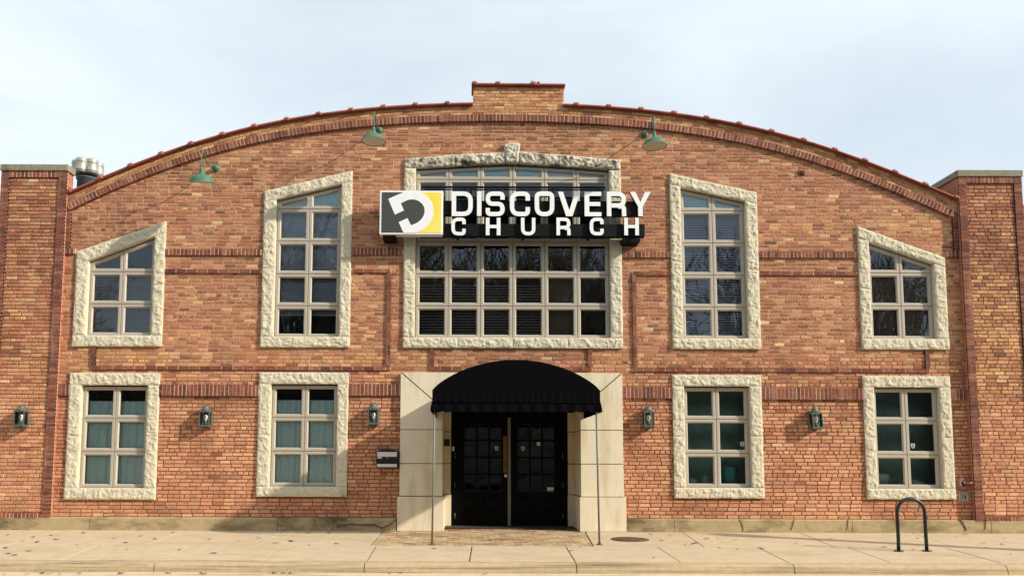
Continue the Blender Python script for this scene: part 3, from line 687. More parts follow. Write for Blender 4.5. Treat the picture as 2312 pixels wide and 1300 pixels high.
# foundation ---------------------------------------------------------------
FZ = ZB
xa = LPL - 14
segs = [(-22, WX(-200, 1185)), (WX(-200, 1185), WX(210, 1185)), (WX(210, 1185), WX(630, 1185)), (WX(630, 1185), WX(711, 1185)), (WX(711, 1185), WX(896, 1185)), (WX(1411, 1185), WX(1519, 1185)), (WX(1519, 1185), WX(1672, 1185)), (WX(1672, 1185), WX(1917, 1185)), (WX(1917, 1185), WX(2166, 1185)), (WX(2166, 1185), WX(2228, 1185)), (WX(2228, 1185), 24)]
for si_, (a, b) in enumerate(segs):
    if si_ in (0, 5): fd = MB()
    yf = -.055 if -8.4 < (a + b) / 2 < 9.6 else -.055
    n_ = max(2, int((b - a) / .25)); bb = len(fd.v)
    for j in range(n_ + 1):
        x = lerp(a + .004, b - .004, j / n_)
        if j in (0, n_): x += random.uniform(-.004, .004)
        q = mnoise.noise(Vector((x * 1.4, 2.2, 0))) * .006
        for (y, z) in ((.2, -.1), (-.13 - q, -.1), (-.13 - q, .03 + q), (-.128 - q, FZ - .02 + q), (-.112, FZ - .002), (.2, FZ + .0)): fd.v.append((x, y, z))
    for j in range(n_):
        for e in range(6):
            e2 = (e + 1) % 6; fd.face((bb + j * 6 + e, bb + j * 6 + e2, bb + (j + 1) * 6 + e2, bb + (j + 1) * 6 + e))
    fd.face(tuple(bb + e for e in range(6))); fd.face(tuple(bb + n_ * 6 + e for e in range(6)))
    if si_ in (4, 10): fd.build('concrete_foundation', M['concrete'], B, fix=True)
# jagged cracks in the foundation
for px, lean in ((711, 3), (755, -6), (1672, 6), (1795, -8), (1917, -6), (2168, 14), (2228, -5)):
    pts = []
    for k in range(6):
        t = k / 5; pts.append((px + lean * t + random.uniform(-2, 2), lerp(1172, 1196, t)))
    w_ = .003 if px != 2168 else .03
    A = [(Wp(a, b, .14)[0], Wp(a, b, .14)[1]) for a, b in pts]
    ck = MB(); ck.prism([(x - w_ * random.uniform(.2, .7), z) for x, z in A] + [(x + w_ * random.uniform(.2, .7), z) for x, z in A[::-1]], -.142, -.11); ck.build('foundation_crack', M['gap'], B)
ck = MB(); hp = [(760, 1187), (790, 1182), (812, 1184), (845, 1183), (862, 1191), (880, 1184), (893, 1172)]
A = [Wp(a, b, .14) for a, b in hp]
ck.prism([(x, z + .01) for x, z in A] + [(x, z - random.uniform(.008, .025)) for x, z in A[::-1]], -.143, -.11)
ck.build('foundation_crack', M['gap'], B)

# coping --------------------------------------------------------------------
def coping(mbx, path, joints):
    """clay coping barrel swept along path [(x,z)]; z is the top"""
    def section(s):
        pr = [(-.105, -.082), (-.112, -.066), (-.105, -.052), (-.06, -.022), (.02, -.004), (.12, 0), (.22, -.004), (.3, -.022), (.345, -.052), (.35, -.082)]
        return [((y - .12) * (1 + (s - 1) * .25) + .12, (z + .082) * s - .082) for y, z in pr]
    st_ = []
    L = [0]
    for a, b in zip(path, path[1:]): L.append(L[-1] + math.hypot(b[0] - a[0], b[1] - a[1]))
    def at(d):
        d = max(0, min(L[-1], d))
        for i in range(len(L) - 1):
            if d <= L[i + 1] + 1e-9:
                t = (d - L[i]) / max(1e-9, L[i + 1] - L[i]); return lerp(path[i][0], path[i + 1][0], t), lerp(path[i][1], path[i + 1][1], t), math.atan2(path[i + 1][1] - path[i][1], path[i + 1][0] - path[i][0])
    ds = set()
    for k in range(int(L[-1] / .2) + 1): ds.add(round(k * .2, 3))
    for j in joints:
        for o in (-.062, -.05, -.035, .035, .05, .062): ds.add(round(max(0, min(L[-1], j + o)), 3))
    ds.add(round(L[-1], 3)); ds = sorted(ds); b = len(mbx.v); n = 10
    for d in ds:
        x, z, an = at(d); s = 1
        for j in joints:
            e = abs(d - j)
            if e <= .0505: s = 1.28 if e > .036 else 1.45
        for (y, h) in section(s): mbx.v.append((x - math.sin(an) * h, y, z + math.cos(an) * h))
    for i in range(len(ds) - 1):
        for e in range(n - 1): mbx.face((b + i * n + e, b + (i + 1) * n + e, b + (i + 1) * n + e + 1, b + i * n + e + 1), smooth=False)
        mbx.face((b + i * n + n - 1, b + (i + 1) * n + n - 1, b + (i + 1) * n, b + i * n))
    mbx.face(tuple(b + e for e in range(n))); mbx.face(tuple(b + (len(ds) - 1) * n + e for e in range(n)))
    return L[-1]
cp = MB()
def arcjoints(xs, path):
    out = []
    for xj in xs:
        L = 0
        for a, b in zip(path, path[1:]):
            if a[0] <= xj <= b[0]: L += math.hypot(b[0] - a[0], b[1] - a[1]) * (xj - a[0]) / (b[0] - a[0]); out.append(L); break
            L += math.hypot(b[0] - a[0], b[1] - a[1])
    return out
pl_ = [(x, cop(x) - .02) for x in np.linspace(cx0, BX0 - .005, 50)]
jl = [Wp(px, py)[0] for px, py in cop_pts[:13]]
coping(cp, pl_, arcjoints([max(j, cx0 + .05) for j in jl], pl_))
pr_ = [(x, cop(x) - .02) for x in np.linspace(BX1 + .005, cx1 + .03, 50)]
jr = [Wp(px, py)[0] for px, py in cop_pts[16:]]
coping(cp, pr_, arcjoints([min(j, cx1 - .03) for j in jr], pr_))
pm = [(BX0 - .03, BZ + .04), (BX1 + .02, BZ + .03)]
coping(cp, pm, [.06, Wp(1124, 187)[0] - BX0 + .03, Wp(1203, 187)[0] - BX0 + .03])
cp.build('clay_coping', M['terracotta'], B, fix=True)
# rubble of the broken tile
rb = MB(); c0 = Wp(1206, 188)
for k in range(7):
    x = c0[0] + random.uniform(-.09, .1); z = BZ + .03 + random.uniform(-.01, .03)
    rb.lathe([(0, -.03), (.03, -.02), (.035, .0), (.02, .025), (0, .03)], (x, -.05 + random.uniform(-.02, .1), z), n=5)
rb.build('broken_tile', M['gap'], B)

# stone portal ---------------------------------------------------------------
po = MB(); YF = -.085
J = [WZ(842, 1156), WZ(970.5, 1156), WZ(1046.5, 1156), WZ(1120, 1156), .0]
PXL, PXR = PX0, PX1; gp = .007
lt = [(PXL, J[0]), (OX0, OZT), (OX0, J[1] + gp), (PXL, J[1] + gp)]
po.prism([(PXL, J[0] - .012), (OX0, OZT - .012), (OX0, J[1] + gp), (PXL, J[1] + gp)], YF, .9)
po.prism([(PXR, J[0] - .012), (OX1, OZT - .012), (OX1, J[1] + gp), (PXR, J[1] + gp)], YF, .9)
po.prism([(PXL + .018, J[0]), (PXR - .018, J[0]), (OX1 - .002, OZT + .012), (OX0 + .002, OZT + .012)], YF, .3)
for k in (1, 2):
    po.prism([(PXL, J[k] - gp), (OX0, J[k] - gp), (OX0, J[k + 1] + gp), (PXL, J[k + 1] + gp)], YF, .9)
    po.prism([(PXR, J[k] - gp), (OX1, J[k] - gp), (OX1, J[k + 1] + gp), (PXR, J[k + 1] + gp)], YF, .9)
po.prism([(PXL - .035, J[3] - gp), (OX0 + .03, J[3] - gp), (OX0 + .03, .002), (PXL - .035, .002)], YF - .045, .93)
po.prism([(PXR + .035, J[3] - gp), (OX1 - .03, J[3] - gp), (OX1 - .03, .002), (PXR + .035, .002)], YF - .045, .93)
FX0, FX1 = Wp(1018, 1050, -.93)[0], Wp(1282, 1050, -.93)[0]
zz = [OZT] + J[1:]
for k in range(4):
    e = .03 if k == 3 else 0
    po.quadbox(OX0 - .1, FX0 + e * .3, .90 - e * .6, 1.25, zz[k + 1] + (gp if k < 3 else .002), zz[k] - gp); po.quadbox(FX1 - e * .3, OX1 + .1, .90 - e * .6, 1.25, zz[k + 1] + (gp if k < 3 else .002), zz[k] - gp)
portal = po.build('stone_portal', M['smooth'], B, bevel=.004, label='smooth cream limestone portal round the entrance')
gr = MB(); e = .014
gr.quadbox(PXL + e, OX0 - e, YF + e, .89, .01, J[1]); gr.quadbox(OX1 + e, PXR - e, YF + e, .89, .01, J[1]); gr.quadbox(PXL + e, PXR - e, YF + e, .28, OZT + .01, J[0] - e)
gr.quadbox(PXL + e, OX0 - e, YF + e, .89, J[1], OZT + .01); gr.quadbox(OX1 + e, PXR - e, YF + e, .89, J[1], OZT + .01)
gr.quadbox(OX0 - .09, FX0 - e, .9 + e, 1.24, .01, OZT); gr.quadbox(FX1 + e, OX1 + .09, .9 + e, 1.24, .01, OZT)
gr.build('joint', M['groove'], portal)
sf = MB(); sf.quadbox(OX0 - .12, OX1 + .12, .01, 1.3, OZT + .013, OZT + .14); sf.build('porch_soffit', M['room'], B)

# windows ---------------------------------------------------------------------
def inset(poly, d):
    n = len(poly); out = []
    a = sum(poly[i][0] * poly[(i + 1) % n][1] - poly[(i + 1) % n][0] * poly[i][1] for i in range(n)); sg = 1 if a > 0 else -1
    for i in range(n):
        p0, p1, p2 = Vector(poly[i - 1]), Vector(poly[i]), Vector(poly[(i + 1) % n])
        e1 = (p1 - p0).normalized(); e2 = (p2 - p1).normalized()
        n1 = Vector((-e1.y, e1.x)) * sg; n2 = Vector((-e2.y, e2.x)) * sg
        k = 1 + n1.dot(n2); v = (n1 + n2) / k * d
        out.append((p1.x + v.x, p1.y + v.y))
    return out
def ring(mbx, levels):
    """levels: list of (poly, y) loops joined in order"""
    b = len(mbx.v); n = len(levels[0][0])
    for poly, y in levels: mbx.v += [(x, y, z) for x, z in poly]
    for k in range(len(levels) - 1):
        for i in range(n):
            j = (i + 1) % n; mbx.face((b + k * n + i, b + k * n + j, b + (k + 1) * n + j, b + (k + 1) * n + i))
def sash(fr, gls, poly, y):
    a = sum(poly[i][0] * poly[(i + 1) % len(poly)][1] - poly[(i + 1) % len(poly)][0] * poly[i][1] for i in range(len(poly)))
    if a < 0: poly = poly[::-1]
    o = inset(poly, .0045); i1 = inset(poly, .010); i2 = inset(poly, .052); i3 = inset(poly, .060); i4 = inset(poly, .072)
    ring(fr, [(o, y + .05), (o, y + .004), (i1, y), (i2, y), (i3, y + .012), (i4, y + .026), (i4, y + .06)])
    g_ = inset(poly, .069); b = len(gls.v); gls.v += [(x, y + .035, z) for x, z in g_]; gls.face(tuple(range(b, b + len(g_))))
def rock(mbx, quad, y_edge=-.035, bulge=.033, seed=0, gapx=.004):
    """rock-faced block: quad tl,tr,br,bl"""
    tl, tr, br, bl = [Vector(q) for q in quad]
    W_ = ((tr - tl).length + (br - bl).length) / 2; H_ = ((tl - bl).length + (tr - br).length) / 2
    nu, nv = max(4, int(W_ / .022)), max(4, int(H_ / .022)); b = len(mbx.v)
    for j in range(nv + 1):
        for i in range(nu + 1):
            u, v = i / nu, j / nv
            p = (bl * (1 - u) + br * u) * (1 - v) + (tl * (1 - u) + tr * u) * v
            eu = min(u, 1 - u) * W_; ev = min(v, 1 - v) * H_; e = min(eu, ev)
            k = min(1, e / .035); k = k * k * (3 - 2 * k)
            q = Vector(((p.x + p.y * .35) * 8.5 + seed, (p.y - p.x * .35) * 8.5, seed * 1.7)); q += mnoise.noise_vector(q * 1.3) * .6
            dist = mnoise.voronoi(q, distance_metric='DISTANCE')[0]
            f = (dist[1] - dist[0]); h = .55 + .45 * mnoise.noise(Vector((p.x * 6 + seed, p.y * 6, 5))) + .35 * mnoise.noise(Vector((p.x * 22, p.y * 22, seed)))
            cellh = mnoise.noise(Vector((math.floor(q.x * .9), math.floor(q.y * .9), seed)))
            y = y_edge - bulge * k * max(0.1, h * .75 + (.5 - dist[0]) * .9 + cellh * .2)
            jx = 0 if e > 1e-6 else random.uniform(-.003, .003)
            mbx.v.append((p.x + jx, y, p.y + jx))
    for j in range(nv):
        for i in range(nu):
            a = b + j * (nu + 1) + i; mbx.face((a, a + 1, a + nu + 2, a + nu + 1), smooth=False)
    edge = [b + i for i in range(nu + 1)] + [b + j * (nu + 1) + nu for j in range(1, nv + 1)] + [b + nv * (nu + 1) + i for i in range(nu - 1, -1, -1)] + [b + j * (nu + 1) for j in range(nv - 1, 0, -1)]
    c = len(mbx.v)
    for i in edge: x, y, z = mbx.v[i]; mbx.v.append((x, .13, z))
    for k in range(len(edge)):
        k2 = (k + 1) % len(edge); mbx.face((edge[k2], edge[k], c + k, c + k2))
def trim(o, i, seed, jsplit=(.5,)):
    s = MB(); (tl, tr, br, bl), (a, b_, c, d) = o, i
    # lintel spans the full width, cut level with the opening top
    sl_ = (tr[1] - tl[1]) / (tr[0] - tl[0]); si = (b_[1] - a[1]) / (b_[0] - a[0])
    ll = (tl[0], a[1] + si * (tl[0] - a[0])); lr = (tr[0], a[1] + si * (tr[0] - a[0]))
    rock(s, [tl, tr, lr, ll], seed=seed)
    e = .004
    for (q0, q1, qq0, qq1) in (((ll[0], ll[1] - e), (a[0], a[1] - e), (d[0], d[1]), (bl[0], d[1])), ((b_[0], b_[1] - e), (lr[0], lr[1] - e), (br[0], c[1]), (c[0], c[1]))):
        n = 2 if (q0[1] - qq0[1]) > 1.6 else 1
        for k in range(n):
            t0, t1 = k / n, (k + 1) / n
            A = (lerp(q0[0], qq1[0], t0), lerp(q0[1], qq1[1], t0)); Bb = (lerp(q1[0], qq0[0], t0), lerp(q1[1], qq0[1], t0))
            C_ = (lerp(q1[0], qq0[0], t1), lerp(q1[1], qq0[1], t1) + (e if k < n - 1 else 0)); D_ = (lerp(q0[0], qq1[0], t1), lerp(q0[1], qq1[1], t1) + (e if k < n - 1 else 0))
            rock(s, [A, Bb, C_, D_], seed=seed + 3 + k + q0[0])
    rock(s, [(bl[0], d[1] - e), (br[0], c[1] - e), br, bl], seed=seed + 9, y_edge=-.045)
    return s
def blinds(x0, x1, z0, z1, y, pitch=.045, tilt=.6, full=True):
    s = MB(); z = z0 + .02
    while z < z1:
        dy, dz = .022 * math.cos(tilt), .022 * math.sin(tilt); b = len(s.v)
        s.v += [(x0, y - dy, z - dz), (x1, y - dy, z - dz), (x1, y + dy, z + dz), (x0, y + dy, z + dz), (x0, y - dy, z - dz - .002), (x1, y - dy, z - dz - .002), (x1, y + dy, z + dz - .002), (x0, y + dy, z + dz - .002)]
        for q in ((0, 1, 2, 3), (4, 7, 6, 5), (0, 4, 5, 1)): s.face(tuple(b + i for i in q))
        z += pitch
    return s
def curtain(x0, x1, z0, z1, y, folds, seed):
    s = MB(); n = int((x1 - x0) / .012); b = len(s.v)
    for i in range(n + 1):
        x = lerp(x0, x1, i / n)
        d = .02 * math.sin(x * folds + seed) + .012 * math.sin(x * folds * 2.3 + seed * 3) + .02 * mnoise.noise(Vector((x * 4, seed, 0)))
        s.v.append((x, y + d, z0)); s.v.append((x, y + d * .8, z1))
    for i in range(n): s.face((b + 2 * i, b + 2 * i + 2, b + 2 * i + 3, b + 2 * i + 1), smooth=True)
    return s
WLAB = {'U1': 'small slant-topped upper window, leftmost', 'U2': 'tall slant-topped upper window left of the sign', 'U3': 'tall slant-topped upper window with blinds right of the sign', 'U4': 'small slant-topped upper window with brown shades, rightmost',
        'L1': 'leftmost ground floor window with sheer curtains', 'L2': 'ground floor window with curtains near the mailbox', 'L3': 'dark ground floor window right of the entrance', 'L4': 'dark ground floor window behind the bike rack'}
ROWS = {'U1': (612, 685), 'U2': (470, 543, 617, 689), 'U3': (474, 547, 620, 692), 'U4': (615, 690), 'L1': (944, 1019), 'L2': (942, 1018), 'L3': (946, 1023), 'L4': (949, 1026)}
YW = .055
def make_window(k):
    o, i = OUT[k], INN[k]; (a, b_, c, d) = i
    pxm = (WIN[k][1][0][0] + WIN[k][1][1][0]) / 2
    zr = [Wp(pxm, y)[1] for y in ROWS[k]] + [c[1]]
    xm = (a[0] + b_[0]) / 2; fr, gl = MB(), MB()
    topz = lambda x: lerp(a[1], b_[1], (x - a[0]) / (b_[0] - a[0])) - .02
    cols = [(a[0] + .012, xm), (xm, b_[0] - .012)]
    for (xa, xb) in cols:
        sash(fr, gl, [(xa, zr[0]), (xb, zr[0]), (xb, topz(xb)), (xa, topz(xa))], YW)
        for z0, z1 in zip(zr[1:], zr): sash(fr, gl, [(xa, z0), (xb, z0), (xb, z1), (xa, z1)], YW)
    fr.quadbox(a[0], a[0] + .0125, YW + .01, YW + .08, c[1], topz(a[0])); fr.quadbox(b_[0] - .0125, b_[0], YW + .01, YW + .08, c[1], topz(b_[0]))
    # sill nosing
    fr.quadbox(a[0] + .0, b_[0] - .0, YW - .035, YW + .08, c[1] - .018, c[1] + .002)
    # frame body behind the sashes
    for x in (a[0] + .006, xm - .03, b_[0] - .066): fr.quadbox(x, x + .06, YW + .045, YW + .09, c[1], topz(x + .03) - .01)
    for z in zr[:-1]: fr.quadbox(a[0] + .01, b_[0] - .01, YW + .047, YW + .088, z - .03, z + .03)
    up = k[0] == 'U'
    w_ = fr.build('window', M['frame'], B, label=WLAB[k], fix=False)
    gl.build('glass', M['glass_up' if up else 'glass_low'], w_)
    trim(o, i, hash_(k)).build('stone_surround', M['stone'] if k not in ('U2', 'U3') else M['stone'], w_, fix=True)
    yb = YW + .16
    x0, x1 = a[0] + .01, b_[0] - .01
    if k == 'U1': blinds(x0, x1, c[1], zr[0], yb).build('blind', M['blind_dark'], w_)
    if k == 'U2': blinds(x0, x1, c[1] + .45, zr[0], yb, tilt=1.15).build('blind', M['blind'], w_)
    if k == 'U3': blinds(x0, x1, c[1], zr[0], yb, pitch=.05, tilt=.75).build('blind', M['blind'], w_)
    if k in ('U2', 'U3'):
        s = MB(); s.prism([(x0, zr[0] + .03), (x1, zr[0] + .03), (x1, topz(x1) - .03), (x0, topz(x0) - .03)], YW + .065, YW + .068); s.build('window_film', M['film'], w_)
    if k == 'U4':
        s = MB(); s.quadbox(x0, x1, yb - .05, yb - .04, c[1], zr[0]); s.build('roller_shade', M['roller'], w_)
    if k in ('L1', 'L2'):
        zt = lerp(zr[0], topz(xm), .55)
        s = curtain(x0, x1, c[1], zt, yb - .06, 34, hash_(k)); s.build('curtain', M['curtain'], w_)
    if k == 'L3':
        s = MB(); s.lathe([(0, 0), (.14, 0), (.15, .02), (.15, .36), (.13, .38), (0, .38)], (lerp(xm, x1, .55), yb + .25, c[1] + .02)); s.build('teal_container', M['teal'], w_)
        s = MB(); s.lathe([(0, 0), (.1, .01), (.13, .08), (.08, .15), (0, .17)], (lerp(x0, xm, .35), yb + .22, c[1])); s.lathe([(0, 0), (.07, .01), (.08, .12), (.05, .2), (0, .22)], (lerp(x0, xm, .8), yb + .22, c[1])); s.build('pale_bundle', M['paper'], w_)
    if k == 'L4':
        s = MB(); s.lathe([(0, 0), (.14, 0), (.16, .2), (.15, .26), (0, .28)], (lerp(x0, xm, .5), yb + .25, c[1])); s.lathe([(0, 0), (.3, .01), (.25, .1), (.1, .16), (0, .17)], (lerp(xm, x1, .5), yb + .35, c[1])); s.build('pale_bundle', M['paper'], w_)
    if k in ('L3', 'L4'):
        s = MB(); s.quadbox(x0 - .3, x1 + .5, YW + .62, YW + .63, c[1] - .2, a[1] + .3); s.build('tone_panel', M['tone_panel'], w_)  # plain teal panel added inside the room to lift the panes' tone
        sx, sy = {'L3': (1677, 1002), 'L4': (2063, 1006)}[k]
        shield(*Wp(sx, sy, -YW), YW + .03, .10, w_)
    return w_
def hash_(k): return sum(ord(c) * (i + 3) for i, c in enumerate(k)) % 37 + .37
def shield(x, z, y, h, par, ring_only=False):
    w_ = h * .36
    P_ = [(-1, 1.2), (1, 1.2), (1, -.4), (.55, -1.0), (0, -1.35), (-.55, -1.0), (-1, -.4)]
    s = MB(); s.prism([(x + a * w_, z + b * w_) for a, b in P_], y - .002, y, mi=0)
    s.prism([(x + a * w_ * .62, z + b * w_ * .62 - .2 * w_) for a, b in P_], y - .0035, y - .002, mi=1)
    s.quadbox(x - w_ * .6, x + w_ * .6, y - .004, y - .002, z + .72 * w_, z + .95 * w_, mi=1)
    s.prism([(x + a * w_ * .22, z + b * w_ * .22 - .2 * w_) for a, b in P_], y - .005, y - .0034, mi=0)
    s.build('sticker', [M['paper'], M['signgrey']], par)
for k in WIN: make_window(k)

# middle window --------------------------------------------------------------
cxs = [ixl + .012] + [WX(p, 650, -.05) for p in (1008, 1081.4, 1155, 1228.4, 1301.6)] + [ixr - .012]
pit = (cxs[-1] - cxs[0]) / 6; cxs = [cxs[0] + pit * k for k in range(7)]
zr = [WZ(y, 1156, -.05) for y in (406, 476, 546, 619, 691)] + [izb]
fr, gl = MB(), MB(); tz = lambda x: zl(lbot, x) - .03
for c in range(6):
    xa, xb = cxs[c], cxs[c + 1]
    sash(fr, gl, [(xa, zr[0]), (xb, zr[0]), (xb, tz(xb)), (xa, tz(xa))], YW)
    for z0, z1 in zip(zr[1:], zr): sash(fr, gl, [(xa, z0), (xb, z0), (xb, z1), (xa, z1)], YW)
for x in cxs: fr.quadbox(max(ixl, x - .03), min(ixr, x + .03), YW + .045, YW + .09, izb, tz(x) - .01)
for z in zr[:-1]: fr.quadbox(ixl, ixr, YW + .047, YW + .088, z - .03, z + .03)
fr.quadbox(ixl, ixl + .0125, YW + .01, YW + .08, izb, tz(ixl)); fr.quadbox(ixr - .0125, ixr, YW + .01, YW + .08, izb, tz(ixr))
wm = fr.build('window', M['frame'], B, label='wide middle window of six columns behind the sign')
gl.build('glass', M['glass_up'], wm)
s = MB(); e = .004
ks0, ks1 = Wp(1141, 360)[0], Wp(1172, 360)[0]
for (xa, xb, sd) in ((mxl, lerp(mxl, ks0, .5), 1), (lerp(mxl, ks0, .5), ks0, 2), (ks1, lerp(ks1, mxr, .5), 3), (lerp(ks1, mxr, .5), mxr, 4)):
    rock(s, [(xa + .002, zl(ltop, xa)), (xb - .002, zl(ltop, xb)), (xb - .002, zl(lbot, xb)), (xa + .002, zl(lbot, xa))], seed=sd * 2.3, bulge=.06)
kq = [Wp(1137, 328), Wp(1174, 326), Wp(1170, 370), Wp(1143, 369)]
rock(s, kq, y_edge=-.06, bulge=.06, seed=6.1)
lin = s.build('stone_lintel', M['stone_stained'], wm, fix=True, label='arched pale stone lintel with keystone and dark weather stains')
s = MB()
zA = zl(lbot, ixl) - e
for (xa, xb) in ((mxl, ixl), (ixr, mxr)):
    zt_ = [min(zl(lbot, xa), zl(lbot, xb)) - e, lerp(zA, izb, .42), lerp(zA, izb, .75), izb]
    for z0, z1 in zip(zt_, zt_[1:]): rock(s, [(xa, z0), (xb, z0), (xb, z1 + e), (xa, z1 + e)], seed=z0 * 3 + xa)
for k in range(4):
    xa, xb = lerp(mxl, mxr, k / 4), lerp(mxl, mxr, (k + 1) / 4)
    rock(s, [(xa + .002, izb - e), (xb - .002, izb - e), (xb - .002, mzb), (xa + .002, mzb)], seed=k * 1.9 + 20, y_edge=-.045)
s.build('stone_surround', M['stone'], wm, fix=True)
blinds(cxs[0], cxs[4], izb, lerp(zr[3], zr[2], .0) - .15, YW + .16, pitch=.055, tilt=.5).build('blind', M['blind_dark'], wm)
s = MB(); s.quadbox(cxs[4], cxs[5], YW + .2, YW + .21, izb, zr[3]); s.build('roller_shade', M['roller'], wm)
s = MB(); s.prism([(ixl, zr[0] + .03), (ixr, zr[0] + .03), (ixr, tz(ixr)), ((ixl + ixr) / 2, tz((ixl + ixr) / 2)), (ixl, tz(ixl))], YW + .065, YW + .068); s.build('window_film', M['film'], wm)

# doors -----------------------------------------------------------------------
YD = .97
dx = lambda px: Wp(px, 1050, -YD)[0]
dz = lambda py: Wp(1150, py, -YD)[1]
s = MB(); s.quadbox(FX0, dx(1027), YD - .05, YD + .1, .0, OZT); s.quadbox(dx(1271), FX1, YD - .05, YD + .1, .0, OZT); s.quadbox(dx(1027), dx(1271), YD - .047, YD + .1, dz(941), OZT)
dfr = s.build('door_frame', M['doorblack'], B, bevel=.004)
s = MB(); s.quadbox(dx(1146), dx(1153), YD - .06, YD + .05, .02, dz(942)); s.build('centre_post', M['galv'], B, bevel=.003)
s = MB(); s.quadbox(dx(1022), dx(1276), YD - .09, YD + .1, -.02, .018); s.build('threshold', M['galv'], B, bevel=.004)
def door(x0, x1, gx0, gx1, left):
    z0, z1 = .02, dz(942); gz0, gz1 = dz(1109), dz(956); pz0, pz1 = dz(1151), dz(1121)
    s = MB(); y0, y1 = YD - .02, YD + .03
    s.quadbox(x0, gx0, y0, y1, z0, z1); s.quadbox(gx1, x1, y0, y1, z0, z1); s.quadbox(gx0, gx1, y0, y1, gz1, z1); s.quadbox(gx0, gx1, y0, y1, pz1, gz0); s.quadbox(gx0, gx1, y0, y1, z0, pz0)
    s.quadbox((gx0 + gx1) / 2 - .05, (gx0 + gx1) / 2 + .05, y0, y1, pz0, pz1)
    for a, b in ((gx0, (gx0 + gx1) / 2 - .05), ((gx0 + gx1) / 2 + .05, gx1)):
        P_ = [(a, pz0), (b, pz0), (b, pz1), (a, pz1)]
        ring(s, [(P_, y0), (inset(P_, .012), y0 + .012), (inset(P_, .03), y0 + .012), (inset(P_, .05), y0 - .002)])
        q = inset(P_, .05); bb = len(s.v); s.v += [(x, y0 - .002, z) for x, z in q]; s.face((bb, bb + 1, bb + 2, bb + 3))
    for k in (1, 2):
        x = lerp(gx0, gx1, k / 3); s.quadbox(x - .013, x + .013, y0 + .004, y1 - .004, gz0, gz1)
    for k in (1, 2, 3):
        z = lerp(gz0, gz1, k / 4); s.quadbox(gx0, gx1, y0 + .006, y1 - .006, z - .013, z + .013)
    for k in range(3):
        for r_ in range(4):
            xa, xb = lerp(gx0, gx1, k / 3) + .016, lerp(gx0, gx1, (k + 1) / 3) - .016; za, zb = lerp(gz0, gz1, r_ / 4) + .016, lerp(gz0, gz1, (r_ + 1) / 4) - .016
            P_ = [(xa - .006, za - .006), (xb + .006, za - .006), (xb + .006, zb + .006), (xa - .006, zb + .006)]
            ring(s, [(P_, y0 + .006), (inset(P_, .004), y0 + .004), (inset(P_, .012), y0 + .018)])
    bd = MB()
    for k in range(3):
        for r_ in range(4):
            xa, xb = lerp(gx0, gx1, k / 3) + .019, lerp(gx0, gx1, (k + 1) / 3) - .019; za, zb = lerp(gz0, gz1, r_ / 4) + .019, lerp(gz0, gz1, (r_ + 1) / 4) - .019
            P_ = [(xa, za), (xb, za), (xb, zb), (xa, zb)]; ring(bd, [(P_, y0 + .012), (inset(P_, .007), y0 + .020)])
    d_ = s.build('door', M['doorblack'], B, label='left black door leaf with brass lock plate' if left else 'right black door leaf with paper notice')
    bd.build('glazing_bead', M['bead'], d_)
    g_ = MB(); g_.quadbox(gx0, gx1, YD + .002, YD + .006, gz0, gz1); g_.build('glass', M['glass_door'], d_)
    hx = x0 + .002 if left else x1 - .002
    for z in (dz(1028), dz(1094), dz(1164)):
        h = MB(); h.tube([(hx, y0 - .008, z - .055), (hx, y0 - .008, z + .055)], .008, 8); h.build('hinge', M['galv'], d_)
    if left:
        h = MB(); h.quadbox(dx(1136), dx(1144.5), y0 - .006, y0, dz(1067), dz(984)); pl__ = h.build('lock_plate', M['brass'], d_)
        h = MB(); cx = dx(1141.5); h.lathe([(.022, 0), (.022, .01), (.012, .014), (.012, .03), (.03, .045), (.034, .06), (.02, .072), (0, .075)], (cx, y0, dz(1073)), axis=(0, -1, 0), n=16); h.build('door_knob', M['silver'], d_)
        h = MB(); h.lathe([(.02, 0), (.02, .008), (0, .01)], (cx, y0 - .006, dz(1012)), axis=(0, -1, 0), n=14); h.build('keyhole', M['brass'], d_); h = MB(); h.tube([(cx, y0 - .006, dz(1040)), (cx, y0 - .045, dz(1042)), (cx, y0 - .05, dz(1052)), (cx, y0 - .006, dz(1056))], .007, 8); h.build('handle', M['brass'], d_)
        shield(dx(1121), dz(1012), y0 + .02, .1, d_)
    else:
        shield(dx(1181), dz(1012), y0 + .02, .1, d_)
        h = MB(); h.quadbox(dx(1235), dx(1250), YD - .002, YD + .001, dz(1109), dz(1099)); h.quadbox(dx(1212), dx(1220), YD - .002, YD + .001, dz(1005), dz(997)); h.build('paper_notice', M['paper'], d_)
    return d_
door(dx(1027) + .003, dx(1146) - .003, dx(1048), dx(1133), True)
door(dx(1153) + .003, dx(1271) - .003, dx(1168), dx(1252), False)
# card reader on the left jamb
s = MB(); zr_ = dz(1000); s.quadbox(OX0 + .0, OX0 + .12, .55, .68, zr_ - .07, zr_ + .07); s.build('card_reader', M['black'], None, 'small black entry box on the left inner wall of the porch', 'entry box', bevel=.006)
s = MB(); s.quadbox(FX0 + .02, FX0 + .07, YD - .062, YD - .05, dz(1018), dz(1008)); s.build('doorbell', M['paper'], None, 'tiny white doorbell on the black door frame', 'doorbell', bevel=.003)

